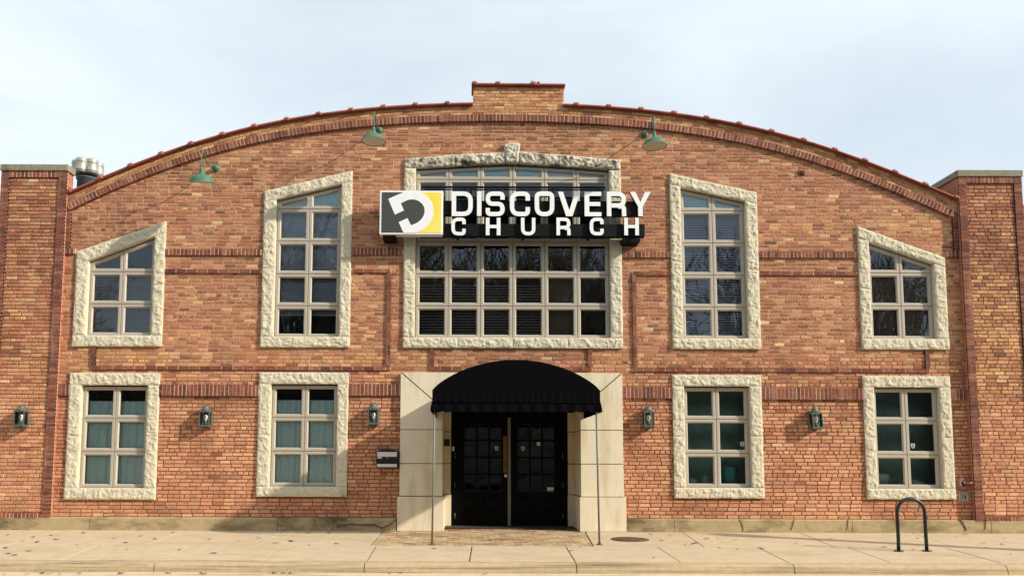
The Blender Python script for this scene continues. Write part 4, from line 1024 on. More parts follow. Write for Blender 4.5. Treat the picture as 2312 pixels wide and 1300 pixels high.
# ------------------------------------------------------------------ awning
AD = 2.05
ax0, ax1 = Wp(976, 900, AD)[0], Wp(1355, 900, AD)[0]
az_b = Wp(1165, 908, AD)[1]; az_s = Wp(976, 880, AD)[1]; az_t = Wp(1165, 812, AD)[1]; az_v = Wp(1165, 929, AD)[1]
AW = empty('awning', ((ax0 + ax1) / 2, -AD / 2, 0), 'black arched canvas awning over the double doors on two thin steel poles', 'awning')
def abuild(mbx, name, mt, **kw):
    o = mbx.build(name, mt, None, **kw); o.parent = AW; o.matrix_parent_inverse = AW.matrix_world.inverted() if False else Matrix.Translation(-AW.location); return o
def aprof(n=40):
    out = [(ax0, az_b), (ax0, az_s)]
    xc = (ax0 + ax1) / 2; hw = (ax1 - ax0) / 2
    for i in range(n + 1):
        t = -1 + 2 * i / n; x = xc + hw * t
        z = az_s + (az_t - az_s) * (1 - abs(t) ** 2.0) ** (.82)
        out.append((x, z))
    return out[:2] + out[3:-1] + [(ax1, az_s), (ax1, az_b)]
pf = aprof(); s = MB(); ny = 14
b = len(s.v); n = len(pf)
for j in range(ny + 1):
    y = lerp(-AD, -.02, j / ny); sag = .012 * math.sin(math.pi * (j / ny * 3 % 1))
    for i, (x, z) in enumerate(pf):
        k = 1 if 1 < i < n - 2 else 0
        s.v.append((x, y, z - sag * k * .8))
for j in range(ny):
    for i in range(n - 1): s.face((b + j * n + i, b + j * n + i + 1, b + (j + 1) * n + i + 1, b + (j + 1) * n + i), smooth=True)
# front panel with gathered pleats at the bottom
b = len(s.v); nx = 160; nzv = 10
for j in range(nzv + 1):
    v = j / nzv
    for i in range(nx + 1):
        x = lerp(ax0, ax1, i / nx); zt = None
        for (xa, za), (xb, zb) in zip(pf[1:], pf[2:-1]):
            if xa - 1e-6 <= x <= xb + 1e-6 and xb > xa: zt = lerp(za, zb, (x - xa) / (xb - xa)); break
        if zt is None: zt = az_s
        z = lerp(az_b, zt, v)
        pleat = (.010 * math.sin(i * .95 + 1.3 * math.sin(i * .13)) + .006 * math.sin(i * 2.1)) * math.exp(-v * (zt - az_b) * 15)
        s.v.append((x, -AD - .004 - pleat - .01 * math.exp(-v * 6), z))
for j in range(nzv):
    for i in range(nx): a = b + j * (nx + 1) + i; s.face((a, a + 1, a + nx + 2, a + nx + 1), smooth=True)
abuild(s, 'canopy', M['fabric'])
# valance: scalloped flap round three sides
s = MB()
def valance(p0, p1, n_sc, out):
    b = len(s.v); nn = n_sc * 10; dirx = Vector((p1[0] - p0[0], p1[1] - p0[1])); L = dirx.length; dirx.normalize(); o = Vector((-dirx.y, dirx.x)) * out
    for i in range(nn + 1):
        t = i / nn; ph = (t * n_sc) % 1; x = lerp(p0[0], p1[0], t); y = lerp(p0[1], p1[1], t)
        zb = az_v + .018 - .028 * math.sin(math.pi * ph) + .006 * mnoise.noise(Vector((x * 5, y * 5, 0)))
        wv = .014 * math.sin(t * n_sc * 2 * math.pi + 1.1) + .008 * mnoise.noise(Vector((x * 9, y * 9, 2)))
        s.v.append((x + o.x * .006, y + o.y * .006, az_b + .012)); s.v.append((x + o.x * (.016 + wv * .5), y + o.y * (.016 + wv * .5), (az_b + zb) / 2)); s.v.append((x + o.x * (.02 + wv), y + o.y * (.02 + wv), zb))
    for i in range(nn):
        for e in (0, 1): s.face((b + 3 * i + e, b + 3 * i + 3 + e, b + 3 * i + 4 + e, b + 3 * i + 1 + e), smooth=True)
valance((ax0, -AD - .005), (ax1, -AD - .005), 13, -1); valance((ax0, -.03), (ax0, -AD - .005), 8, -1); valance((ax1, -AD - .005), (ax1, -.03), 8, -1)
abuild(s, 'valance', M['fabric'])
s = MB(); s.tube([(ax0, -AD - .03, az_b + .004), (ax1, -AD - .03, az_b + .004)], .007, 6); abuild(s, 'piping', M['fabric'])
# torn fringe at the corners
for xc in (ax0, ax1):
    s = MB()
    for k in range(9):
        x = xc + random.uniform(-.02, .13) * (1 if xc == ax0 else -1); l_ = random.uniform(.02, .06); s.prism([(x, az_v + .02), (x + .016, az_v + .02), (x + random.uniform(0, .016), az_v - l_)], -AD - .028, -AD - .026)
    abuild(s, 'frayed_edge', M['fabric'])

s = MB()
for y in (-AD + .02, -AD / 2, -.05):
    s.tube([(ax0 + .03, y, az_b)] + [(lerp((ax0 + ax1) / 2, x, .975), y, z - .03) for x, z in pf[1:-1]] + [(ax1 - .03, y, az_b)], .013, 6)
for x in (ax0 + .03, ax1 - .03): s.tube([(x, -AD + .02, az_b), (x, -.02, az_b)], .013, 6)
abuild(s, 'awning_frame', M['galv'])
for xb_, xt_ in ((975.5, 981), (1353.5, 1347)):
    bp_ = Gp(xb_, 1229); xt = Wp(xt_, 935, AD)[0]
    s = MB(); s.tube([(bp_.x, bp_.y, bp_.z), (xt, -AD + .03, az_b)], .0165, 10); o_ = abuild(s, 'pole', M['galv'])
    s = MB(); s.lathe([(.055, 0), (.055, .008), (.026, .012), (.024, .05), (0, .05)], (bp_.x, bp_.y, bp_.z), n=14)
    q = s.build('pole_foot', M['rust']); q.parent = o_

# ------------------------------------------------------------------ sign
SD = .40
SG = empty('shop_sign', (WX(1160, 480), 0, WZ(480)), 'large black framed sign with square D logo and raised white letters above the entrance', 'sign')
def sbuild(mbx, name, mt, par=None, **kw):
    o = mbx.build(name, mt, None, **kw); o.parent = par or SG
    o.matrix_parent_inverse = Matrix.Translation(-SG.location) if par is None else Matrix.Identity(4); return o
sx = lambda px, py=480, d=SD: Wp(px, py, d)[0]
sz = lambda py, d=SD, px=1160: Wp(px, py, d)[1]
s = MB(); s.quadbox(sx(999), sx(1455), -SD + .06, -SD + .20, sz(483), sz(451)); sbuild(s, 'raceway', M['signblack'], bevel=.006)
s = MB(); s.quadbox(sx(999), sx(1457), -SD + .06, -SD + .20, sz(531), sz(503)); sbuild(s, 'raceway', M['signblack'], bevel=.006)
s = MB()
for y0, y1, xa, xb in ((413.5, 417.5, 950, 1372), (420, 422, 958, 1372)): s.quadbox(sx(xa), sx(xb), -SD + .17, -SD + .20, sz(y1), sz(y0))
for px in (1063, 1251): s.quadbox(sx(px - 3), sx(px + 3), -SD + .14, -SD + .168, sz(452), sz(416))
sbuild(s, 'top_rail', M['signblack'])
for a, b, y0, y1 in ((864, 893, 530, 538), (1408, 1447, 532, 542)): s = MB(); s.quadbox(sx(a), sx(b), -SD + .08, .0, sz(y1), sz(y0)); sbuild(s, 'bracket', M['signblack'], bevel=.004)
for px in (1030, 1180, 1330): s = MB(); s.quadbox(sx(px), sx(px + 6), -SD + .2, -.0, sz(530), sz(524)); sbuild(s, 'bracket', M['signblack'], bevel=.004)
lx = lambda u: sx(840 + u / 6.8, 480); lz = lambda v: sz(400 + v / 6.8, SD, 930)
s = MB(); s.quadbox(lx(115), lx(1088), -SD + .012, -SD + .20, lz(875), lz(205)); lb = sbuild(s, 'logo_box', M['signwhite'], bevel=.006)
def lbuild(mbx, name, mt):
    o = mbx.build(name, mt); o.parent = lb; return o
s = MB(); s.quadbox(lx(146), lx(660), -SD + .008, -SD + .014, lz(850), lz(231)); lbuild(s, 'charcoal_panel', M['signgrey'])
s = MB(); s.quadbox(lx(660), lx(1064), -SD + .008, -SD + .014, lz(850), lz(231)); lbuild(s, 'yellow_panel', M['yellow'])
s = MB(); s.prism([(lx(a), lz(b)) for a, b in [(655, 338), (665, 336), (728, 360), (778, 405), (810, 455), (818, 525), (800, 602), (758, 663), (695, 710), (655, 722)]], -SD + .0062, -SD + .0125); lbuild(s, 'counter_panel', M['signgrey'])
LP = [(245, 335), (360, 283), (480, 232), (560, 224), (650, 218), (720, 226), (790, 255), (850, 300), (900, 360), (932, 430), (945, 500), (940, 580), (915, 655), (875, 720), (820, 775), (760, 815), (690, 845), (640, 853), (560, 856), (487, 856), (410, 690), (545, 628), (600, 740), (690, 700), (750, 655), (790, 595), (808, 525), (800, 460), (770, 410), (720, 368), (660, 344), (600, 340), (540, 352), (490, 375), (440, 400), (490, 510), (350, 575)]
s = MB(); s.prism([(lx(a), lz(b)) for a, b in LP], -SD + .004, -SD + .0085); lbuild(s, 'logo_letter', M['signwhite'])
# letters: centre-line strokes with a width
def arc_corner(p, r, n=6):
    """rounded polyline: p list of (x,z,round?)"""
    out = []
    for i, q in enumerate(p):
        if len(q) > 2 and q[2] and 0 < i < len(p) - 1:
            a, b_, c = Vector(p[i - 1][:2]), Vector(q[:2]), Vector(p[i + 1][:2])
            d1 = (a - b_); d2 = (c - b_); rr_ = min(q[2], d1.length * .4995, d2.length * .4995); s0 = b_ + d1.normalized() * rr_; s1 = b_ + d2.normalized() * rr_
            for k in range(n + 1):
                t = k / n; out.append(tuple((s0 * (1 - t) ** 2 + b_ * 2 * t * (1 - t) * .96 + (b_ * 2 * t * (1 - t) * .04) + s1 * t * t)))
        else: out.append((q[0], q[1]))
    return out
def stroke(mbx, pts, w_, y0, y1, closed=False):
    P_ = []
    for p in pts:
        if not P_ or math.hypot(p[0] - P_[-1][0], p[1] - P_[-1][1]) > 6e-4: P_.append(p)
    if closed and math.hypot(P_[0][0] - P_[-1][0], P_[0][1] - P_[-1][1]) < 6e-4: P_.pop()
    n = len(P_); Lf, Rt_ = [], []
    for i in range(n):
        p = Vector(P_[i])
        a = Vector(P_[i - 1]) if (i > 0 or closed) else None; c = Vector(P_[(i + 1) % n]) if (i < n - 1 or closed) else None
        e1 = (p - a).normalized() if a is not None else (c - p).normalized(); e2 = (c - p).normalized() if c is not None else e1
        n1 = Vector((-e1.y, e1.x)); n2 = Vector((-e2.y, e2.x)); v = (n1 + n2) / (1 + n1.dot(n2)) * w_ / 2
        Lf.append(p + v); Rt_.append(p - v)
    b = len(mbx.v)
    for i in range(n): mbx.v += [(Lf[i].x, y0, Lf[i].y), (Rt_[i].x, y0, Rt_[i].y), (Lf[i].x, y1, Lf[i].y), (Rt_[i].x, y1, Rt_[i].y)]
    for i in range(n if closed else n - 1):
        j = (i + 1) % n; A, Bq = b + 4 * i, b + 4 * j
        mbx.face((A, A + 1, Bq + 1, Bq), mi=0); mbx.face((A, Bq, Bq + 2, A + 2), mi=1); mbx.face((A + 1, A + 3, Bq + 3, Bq + 1), mi=1); mbx.face((A + 2, Bq + 2, Bq + 3, A + 3), mi=1)
    if not closed:
        for i in (0, n - 1): A = b + 4 * i; mbx.face((A, A + 2, A + 3, A + 1), mi=1)
def letter(ch, px0, px1, py0, py1, wpx):
    x0, x1, z0, z1 = sx(px0), sx(px1), sz(py1, SD, px0), sz(py0, SD, px0)
    w_ = wpx / 122.0; h = w_ / 2; wv = w_ * .88; hv = wv / 2; r = (x1 - x0) * .36
    s = MB(); y0, y1 = -SD, -SD + .075
    X0, X1, Z0, Z1 = x0 + h, x1 - h, z0 + hv, z1 - hv; zm = (z0 + z1) / 2
    if ch == 'D': stroke(s, arc_corner([(X0, (z0 + z1) / 2), (X0, Z1), (X1, Z1, r), (X1, Z0, r), (X0, Z0), (X0, (z0 + z1) / 2)], r), w_ * .94, y0, y1, True)
    elif ch == 'O': stroke(s, arc_corner([((X0 + X1) / 2, Z1), (X1, Z1, r), (X1, Z0, r), (X0, Z0, r), (X0, Z1, r), ((X0 + X1) / 2, Z1)], r), w_ * .94, y0, y1, True)
    elif ch == 'C': stroke(s, arc_corner([(X1, zm + (z1 - z0) * .13), (X1, Z1, r), (X0, Z1, r), (X0, Z0, r), (X1, Z0, r), (X1, zm - (z1 - z0) * .13)], r), w_ * .94, y0, y1)
    elif ch == 'U': stroke(s, arc_corner([(X0, z1), (X0, Z0, r), (X1, Z0, r), (X1, z1)], r), w_ * .94, y0, y1)
    elif ch == 'S': stroke(s, arc_corner([(X1, zm + (z1 - z0) * .17), (X1, Z1, r * .9), (X0, Z1, r * .9), (X0, zm, r * .75), (X1, zm, r * .75), (X1, Z0, r * .9), (X0, Z0, r * .9), (X0, zm - (z1 - z0) * .17)], r), w_ * .92, y0, y1)
    elif ch == 'I': s.prism([(x0, z0), (x1, z0), (x1, z1), (x0, z1)], y0, y1, side_mi=1)
    elif ch == 'E': s.prism([(x0, z0), (x1, z0), (x1, z0 + wv), (x0 + w_, z0 + wv), (x0 + w_, zm - hv), (x1 - .02, zm - hv), (x1 - .02, zm + hv), (x0 + w_, zm + hv), (x0 + w_, z1 - wv), (x1, z1 - wv), (x1, z1), (x0, z1)], y0, y1, side_mi=1)
    elif ch == 'H': s.prism([(x0, z0), (x0 + w_, z0), (x0 + w_, zm - hv), (x1 - w_, zm - hv), (x1 - w_, z0), (x1, z0), (x1, z1), (x1 - w_, z1), (x1 - w_, zm + hv), (x0 + w_, zm + hv), (x0 + w_, z1), (x0, z1)], y0, y1, side_mi=1)
    elif ch == 'V':
        xm = (x0 + x1) / 2; t = w_ * 1.08; s.prism([(x0, z1), (xm - t * .62, z0), (xm + t * .62, z0), (x1, z1), (x1 - t, z1), (xm, z0 + w_ * 1.25), (x0 + t, z1)], y0, y1, side_mi=1)
    elif ch == 'Y':
        xm = (x0 + x1) / 2; t = w_ * 1.2; zq = lerp(z0, z1, .40); s.prism([(xm - h, z0), (xm + h, z0), (xm + h, zq), (x1, z1), (x1 - t, z1), (xm, zq + w_ * .95), (x0 + t, z1), (x0, z1), (xm - h, zq)], y0, y1, side_mi=1)
    elif ch == 'R':
        zq = lerp(z0, z1, .46) - hv * .2
        stroke(s, arc_corner([(X0, z0), (X0, Z1), (X1, Z1, r * .9), (X1, zq, r * .9), (X0 + h, zq)], r), w_ * .94, y0, y1)
        stroke(s, arc_corner([(lerp(X0, X1, .62), zq - hv * .5), (X1, zq - hv * .5, r * .4), (X1 + .006, z0)], r), w_ * .92, y0 + .003, y1)
    sbuild(s, 'letter', [M['signwhite'], M['signblack']], label='white raised letter ' + ch)
for ch, a, b in (('D', 1019.4, 1067.7), ('I', 1077, 1087), ('S', 1096, 1140), ('C', 1150.8, 1197), ('O', 1207, 1252), ('V', 1260, 1310.8), ('E', 1320, 1358), ('R', 1370, 1414), ('Y', 1422.5, 1470)): letter(ch, a, b, 432.5 + (a - 1019) * .002, 487.5 + (a - 1019) * .002, 11)
for ch, a, b in (('C', 1019, 1052), ('H', 1097, 1130), ('U', 1176, 1209), ('R', 1256, 1288), ('C', 1331, 1363), ('H', 1409, 1442)): letter(ch, a, b, 491.5, 531, 8.6)

# ------------------------------------------------------------------ gooseneck lamps
def gooseneck():
    root = empty('gooseneck_lamp', (0, 0, 0)); LD = .80
    s = MB(); s.lathe([(.075, 0), (.075, .012), (.05, .02), (.045, .06), (.02, .065), (0, .065)], (0, 0, 0), axis=(0, -1, 0), n=20); s.build('wall_mount', M['green'], root)
    s = MB(); pts = [(0, -.05, 0), (0, -.20, -.03), (0, -.34, -.085), (0, -.46, -.10), (0, -.55, -.075), (0, -.61, -.02), (0, -.66, .02), (0, -.72, .035), (0, -.775, .01), (0, -.80, -.06), (0, -.80, -.20), (0, -.80, -.32)]
    s.tube(pts, .0125, 8); s.build('arm', M['green'], root)
    head = MB(); c0 = (0, 0, 0); ax = Vector((0, 0, -1))
    head.lathe([(.012, -.02), (.028, 0), (.030, .05), (.042, .075), (.045, .10), (.062, .115), (.12, .135), (.185, .175), (.215, .225), (.226, .262), (.232, .266), (.222, .262), (.18, .20), (.1, .16), (.0, .15)], c0, axis=ax, n=32)
    sh_ = head.build('lamp_shade', M['green'], root); sh_.location = (0, -LD, -.30)
    s = MB(); s.lathe([(.219, .259), (.178, .206), (.1, .166), (0, .156)], c0, axis=ax, n=32); s.build('inner_reflector', M['white_enamel'], sh_)
    s = MB(); s.lathe([(0, .24), (.03, .23), (.045, .2), (.02, .165)], c0, axis=ax, n=12); s.build('bulb', M['bulb'], sh_)
    return root
GL = gooseneck(); lamps = [GL, copy_tree(GL), copy_tree(GL)]
LG = 'green gooseneck lamps on the brick gable'
for o, (px, py, lab) in zip(lamps, ((488, 380, 'green gooseneck barn lamp on the far left slope of the gable, seen side-on'), (856, 295, 'green gooseneck barn lamp between the left tall window and the keystone'), (1455, 305, 'green gooseneck barn lamp right of the sign below the arch'))):
    x, z = Wp(px, py); o.location = (x, -.01, z); tag(o, lab, 'lamp', LG)
[c for c in lamps[0].children if c.name.startswith('lamp_shade')][0].rotation_euler = (R(17), 0, 0)

# ------------------------------------------------------------------ wall lanterns
def lantern():
    root = empty('wall_lantern', (0, 0, 0)); w_, h = .098, .145; y0, y1 = -.20, -.03
    s = MB(); s.quadbox(-.06, .06, -.03, -.0, -.19, .19); s.quadbox(-.03, .03, -.05, -.03, -.05, .05); s.build('back_plate', M['lantern'], root, bevel=.004)
    s = MB()
    for x in (-w_, w_ - .018):
        for y in (y0, y1 - .018): s.quadbox(x, x + .018, y, y + .018, -h, h - .01)
    for z0, z1 in ((-h - .012, -h + .018), (h - .03, h)): s.quadbox(-w_ - .004, w_ + .004, y0 - .004, y1 + .004, z0, z1)
    s.quadbox(-w_ + .012, w_ - .012, y0 + .012, y1 - .012, -h - .03, -h - .0125)
    s.build('lantern_frame', M['lantern'], root, bevel=.003)
    s = MB()
    for i in range(7):
        a = lambda t: R(180 * t)
    prof_ = [(w_, 0), (w_ * .98, .012), (w_ * .72, .032), (w_ * .6, .04), (w_ * .6, .062), (w_ * .52, .078), (w_ * .3, .092), (0, .098)]
    s.lathe(prof_, (0, (y0 + y1) / 2, h + .001), n=24); s.tube([(-.04, -.09, h + .075), (-.035, -.06, h + .105), (0, -.05, h + .118), (.035, -.06, h + .105), (.04, -.09, h + .075)], .006, 6); s.build('lantern_cap', M['lantern'], root)
    s = MB(); s.quadbox(-w_ + .008, w_ - .008, y0 + .007, y0 + .010, -h + .01, h - .02); s.quadbox(-w_ + .007, -w_ + .010, y0 + .02, y1 - .02, -h + .01, h - .02); s.quadbox(w_ - .010, w_ - .007, y0 + .02, y1 - .02, -h + .01, h - .02); s.build('glass', M['glass_lamp'], root)
    s = MB(); yc = (y0 + y1) / 2; s.lathe([(.016, -.05), (.018, -.02), (.036, .02), (.038, .045), (.024, .075), (.0, .085)], (0, yc, -.01), n=14); s.build('bulb', M['bulb'], root)
    s = MB(); s.lathe([(.022, 0), (.022, .085), (0, .085)], (0, yc, -h + .01), n=12); s.build('lamp_holder', M['lantern'], root)
    return root
LN = lantern(); lans = [LN] + [copy_tree(LN) for _ in range(4)]
for o, (px, py, ry, lab) in zip(lans, ((56, 944, 0, 'bronze wall lantern on the left end pillar'), (469, 945, 0, 'bronze wall lantern between the two left ground floor windows'), (845, 940, 0, 'bronze wall lantern above the mailbox'), (1461, 946, 0, 'bronze wall lantern just right of the entrance portal'), (1836, 949, -4, 'slightly crooked bronze wall lantern between the two right ground floor windows'))):
    d = .12 if px < 100 else 0.0
    x, z = Wp(px, py, d); o.location = (x, -d + .0, z); o.rotation_euler = (0, R(-ry) * -1 if ry else 0, 0); tag(o, lab, 'lantern', 'bronze wall lanterns along the ground floor')

# ------------------------------------------------------------------ mailbox
x0, zt = Wp(850, 1014, .12); x1, zb = Wp(900, 1055, .12)
MBX = empty('mailbox', ((x0 + x1) / 2, 0, zb), 'black wall mailbox with two brushed steel strips beside the entrance portal', 'mailbox')
xc = MBX.location.x; w_ = (x1 - x0) / 2; h = zt - zb
s = MB(); s.prism([(-w_, 0), (w_, 0), (w_, h * .9), (w_ * .5, h * .975), (0, h), (-w_ * .5, h * .975), (-w_, h * .9)], -.13, .004); s.build('box', M['black'], MBX, bevel=.004)
s = MB(); s.quadbox(-w_ * .93, w_ * .85, -.15, -.131, h * .60, h * .86); s.build('lid_strip', M['silver'], MBX, bevel=.006)
s = MB(); s.quadbox(-w_ * .93, w_ * .85, -.142, -.131, h * .03, h * .20); s.build('bottom_strip', M['silver'], MBX, bevel=.003)
s = MB(); s.quadbox(-w_ * .9, -w_ * .5, -.139, -.131, h * .50, h * .58); s.build('name_slot', M['paper'], MBX)
s = MB(); s.lathe([(.009, 0), (.009, .006), (0, .008)], (0, -.131, h * .53), axis=(0, -1, 0), n=10); s.build('lock', M['silver'], MBX)
s = MB(); s.prism([(w_ + .002, h * .62), (w_ + .03, h * .58), (w_ + .035, h * .8), (w_ + .002, h * .78)], -.06, -.05); s.build('flag', M['redbell'], MBX)

# ------------------------------------------------------------------ fire connection, plate, bracket
x, z = Wp(2172, 1091); FB = empty('fire_bell', (x, 0, z), 'round faded red alarm gong low on the wall by the right pillar', 'bell')
s = MB(); s.lathe([(.125, 0), (.128, .012), (.12, .035), (.09, .055), (.055, .062), (.05, .05), (.03, .05), (0, .055)], (0, 0, 0), axis=(0, -1, 0), n=32); s.build('gong', M['redbell'], FB)
s = MB(); s.lathe([(.05, .052), (.045, .064), (0, .066)], (0, 0, 0), axis=(0, -1, 0), n=20); s.build('hub', M['black'], FB)
s = MB(); s.tube([(0, -.06, 0), (.07, -.10, .01), (.13, -.11, .02)], .018, 10); s.build('outlet', M['redbell'], FB)
x, z = Wp(2176, 1121); PL = empty('wall_plate', (x, 0, z), 'square pale grey plate with a raised pipe symbol under the red gong', 'plate')
s = MB(); s.quadbox(-.1, .1, -.02, .0, -.09, .09); s.build('plate', M['plate'], PL, bevel=.004)
s = MB(); s.quadbox(-.085, .085, -.024, -.0205, -.075, -.068); s.quadbox(-.085, .085, -.024, -.0205, .068, .075); s.quadbox(-.085, -.078, -.024, -.0205, -.067, .067); s.quadbox(.078, .085, -.024, -.0205, -.067, .067)
s.quadbox(-.05, -.035, -.026, -.0205, -.04, .05); s.prism([(-.02, .05), (-.005, .05), (.012, -.015), (.03, .05), (.045, .05), (.02, -.05), (.004, -.05)], -.026, -.0205); s.build('raised_mark', M['signgrey'], PL)
x, z = Wp(1809, 391); BR = MB()
BR.quadbox(-.055, -.04, -.03, .004, -.045, .05); BR.quadbox(.04, .055, -.03, .004, -.045, .05); BR.quadbox(-.0395, .0395, -.02, .004, .03, .045); BR.quadbox(-.02, .03, -.05, .004, -.02, .0); BR.quadbox(-.0395, .01, -.018, .004, -.043, -.03)
o = BR.build('wall_bracket', M['rust'], None, 'small rusty empty bracket high on the right side of the gable', 'bracket'); o.location = (x, -.002, z)

# ------------------------------------------------------------------ bike rack
pa, pb = Gp(2027, 1243), Gp(2094, 1244); yk = (pa.y + pb.y) / 2; tx0, tz1 = Wp(2060, 1125, -yk)
BRK = empty('bike_rack', ((pa.x + pb.x) / 2, yk, SLOPE * yk), 'black inverted U bicycle rack standing on the sidewalk at the right', 'bike rack')
hw = (pb.x - pa.x) / 2; Ht = tz1 - SLOPE * yk
s = MB(); pts = [(-hw, 0, 0), (-hw * .985, 0, Ht * .3), (-hw, 0, Ht - hw)]
for k in range(1, 18): a = math.pi * (1 - k / 18); pts.append((hw * math.cos(a), 0, Ht - hw + hw * math.sin(a)))
pts += [(hw, 0, Ht - hw), (hw * 1.01, 0, Ht * .3), (hw * 1.03, 0, 0)]
s.tube(pts, .027, 14); s.build('tube', M['black'], BRK)
for x in (-hw, hw * 1.03):
    s = MB(); s.lathe([(.075, -.02), (.075, .009), (.03, .012), (0, .012)], (x, 0, 0), n=20)
    for k in range(3): a = k * 2.1; s.lathe([(.009, .009), (.009, .018), (0, .02)], (x + .055 * math.cos(a), .055 * math.sin(a), 0), n=8)
    s.build('foot_plate', M['black'], BRK)
BRK.rotation_euler = (0, 0, R(2))

# ------------------------------------------------------------------ manhole cover
c = Gp(1422, 1217)
s = MB(); s.lathe([(.33, -.03), (.33, .004), (.315, .004), (.312, .001), (.3, .001), (.298, .005), (0, .005)], (0, 0, 0), n=48)
for i in range(-5, 6):
    for j in range(-5, 6):
        if (i * i + j * j) * .0025 < .075: s.quadbox(i * .05 - .014, i * .05 + .014, j * .05 - .014, j * .05 + .014, .0048, .0085)
o = s.build('manhole_cover', M['iron'], None, 'round rusty iron cover set in the sidewalk right of the entrance', 'manhole cover'); o.location = (c.x, c.y, c.z + .001); o.rotation_euler = (R(1.7), 0, 0)

# ------------------------------------------------------------------ roof vent
VD = -3.0
vx, vzt = Wp(199, 367, VD); _, vzb = Wp(199, 398, VD)
V = empty('roof_vent', (vx, -VD, vzb - 1.4), 'shiny ribbed metal exhaust vent on the roof behind the left pillar', 'vent')
s = MB(); hh = vzt - vzb; z0 = 1.4
rv = (Wp(232, 380, VD)[0] - Wp(165, 380, VD)[0]) / 2
s.lathe([(rv * .62, 0), (rv * .62, z0 - .10), (rv * .70, z0 - .09), (rv * .70, z0 - .07), (rv * .60, z0 - .06), (rv * .60, z0)], (0, 0, 0), n=32); s.build('duct', M['ventgrey'], V)
s = MB()
for k in range(6):
    a = k / 6 * 2 * math.pi + .35; cx_, cy_ = rv * .62 * math.cos(a), rv * .62 * math.sin(a); r_ = rv * .37
    s.lathe([(0, z0), (r_ * .93, z0), (r_, z0 + .02), (r_, z0 + hh * .18), (r_ * 1.03, z0 + hh * .19), (r_, z0 + hh * .21), (r_, z0 + hh * .78), (r_ * 1.03, z0 + hh * .80), (r_, z0 + hh * .82), (r_, z0 + hh - .02), (r_ * .93, z0 + hh), (0, z0 + hh)], (cx_, cy_, 0), n=20)
s.lathe([(0, z0 + .01), (rv * .8, z0 + .01), (rv * .8, z0 + hh - .01), (0, z0 + hh - .01)], (0, 0, 0), n=24)
s.build('ribbed_head', M['vent'], V)

# ------------------------------------------------------------------ fallen leaves
def leaf_mesh(sd):
    rnd = random.Random(sd); s = MB(); n = 9; b = len(s.v); s.v.append((0, 0, .012))
    for k in range(n):
        a = 2 * math.pi * k / n; r_ = rnd.uniform(.022, .05) * (1.2 if k % 3 == 0 else .75); s.v.append((r_ * math.cos(a) * 1.5, r_ * math.sin(a), rnd.uniform(.002, .026)))
    for k in range(n): s.face((b, b + 1 + k, b + 1 + (k + 1) % n))
    return s
protos = [leaf_mesh(i).build('fallen_leaf', M['leaf'], None, 'dry brown leaf fallen on the pavement', 'leaf', 'dry leaves scattered over the sidewalk and gutter') for i in range(4)]
spots = [(18, 1207), (48, 1221), (52, 1221), (75, 1212), (82, 1224), (85, 1222), (115, 1208), (124, 1218), (64, 1244), (20, 1250), (36, 1253), (14, 1237), (176, 1230), (187, 1203), (258, 1216), (284, 1225), (288, 1240), (315, 1210), (348, 1214), (350, 1217), (404, 1241), (388, 1202), (471, 1217), (483, 1249), (539, 1220), (583, 1210), (620, 1226), (626, 1225), (656, 1222), (700, 1230), (697, 1203), (742, 1203), (583, 1215), (657, 1221), (760, 1227), (880, 1216), (1134, 1221), (1108, 1220), (1290, 1243), (1470, 1206), (1495, 1220), (1512, 1209), (1562, 1228), (1566, 1227), (1570, 1226), (1598, 1216), (1623, 1236), (1620, 1215), (1660, 1218), (1664, 1240), (1692, 1199), (1720, 1238), (1476, 1258), (1546, 1228), (1875, 1216), (1798, 1226), (2070, 1215), (2062, 1240), (2172, 1207), (2180, 1206), (2160, 1212), (2268, 1215), (2262, 1229), (2280, 1250), (2222, 1226), (2225, 1236), (2000, 1235), (1312, 1233), (980, 1238), (1205, 1206), (1350, 1204), (930, 1213)]
gut = [(10, 1296), (60, 1295), (95, 1294), (110, 1295), (135, 1296), (180, 1294), (270, 1293), (275, 1294), (380, 1294), (460, 1295), (620, 1293), (640, 1293), (655, 1294), (880, 1294), (905, 1293), (1095, 1295), (1440, 1294), (1800, 1293), (1960, 1294)]
for i, (px, py) in enumerate(spots + gut):
    o = protos[i] if i < 4 else protos[random.randrange(4)].copy()
    if i >= 4: COL.objects.link(o)
    if py < 1270: p = Gp(px + random.uniform(-2, 2), py)
    else:
        r = ray(px, py); t = (GZ - CP.z) / r.z; p = CP + r * t; p.z = GZ - .0
    o.location = (p.x, p.y, p.z + .001); k = random.uniform(.45, .95); o.scale = (k, k, k); o.rotation_euler = (0, 0, random.uniform(0, 6.3))
# crushed plastic bottle in the gutter
r = ray(1992, 1290); t = (GZ - CP.z) / r.z; p = CP + r * t
s = MB(); s.lathe([(0, -.1), (.03, -.1), (.034, -.06), (.028, -.02), (.034, .03), (.022, .07), (.012, .09), (.012, .105), (0, .105)], (0, 0, .03), axis=(1, 0, 0), n=12)
o = s.build('plastic_bottle', M['silver'], None, 'crushed clear plastic bottle lying in the gutter at the right', 'bottle'); o.location = tuple(p); o.scale = (1, 1, .6)

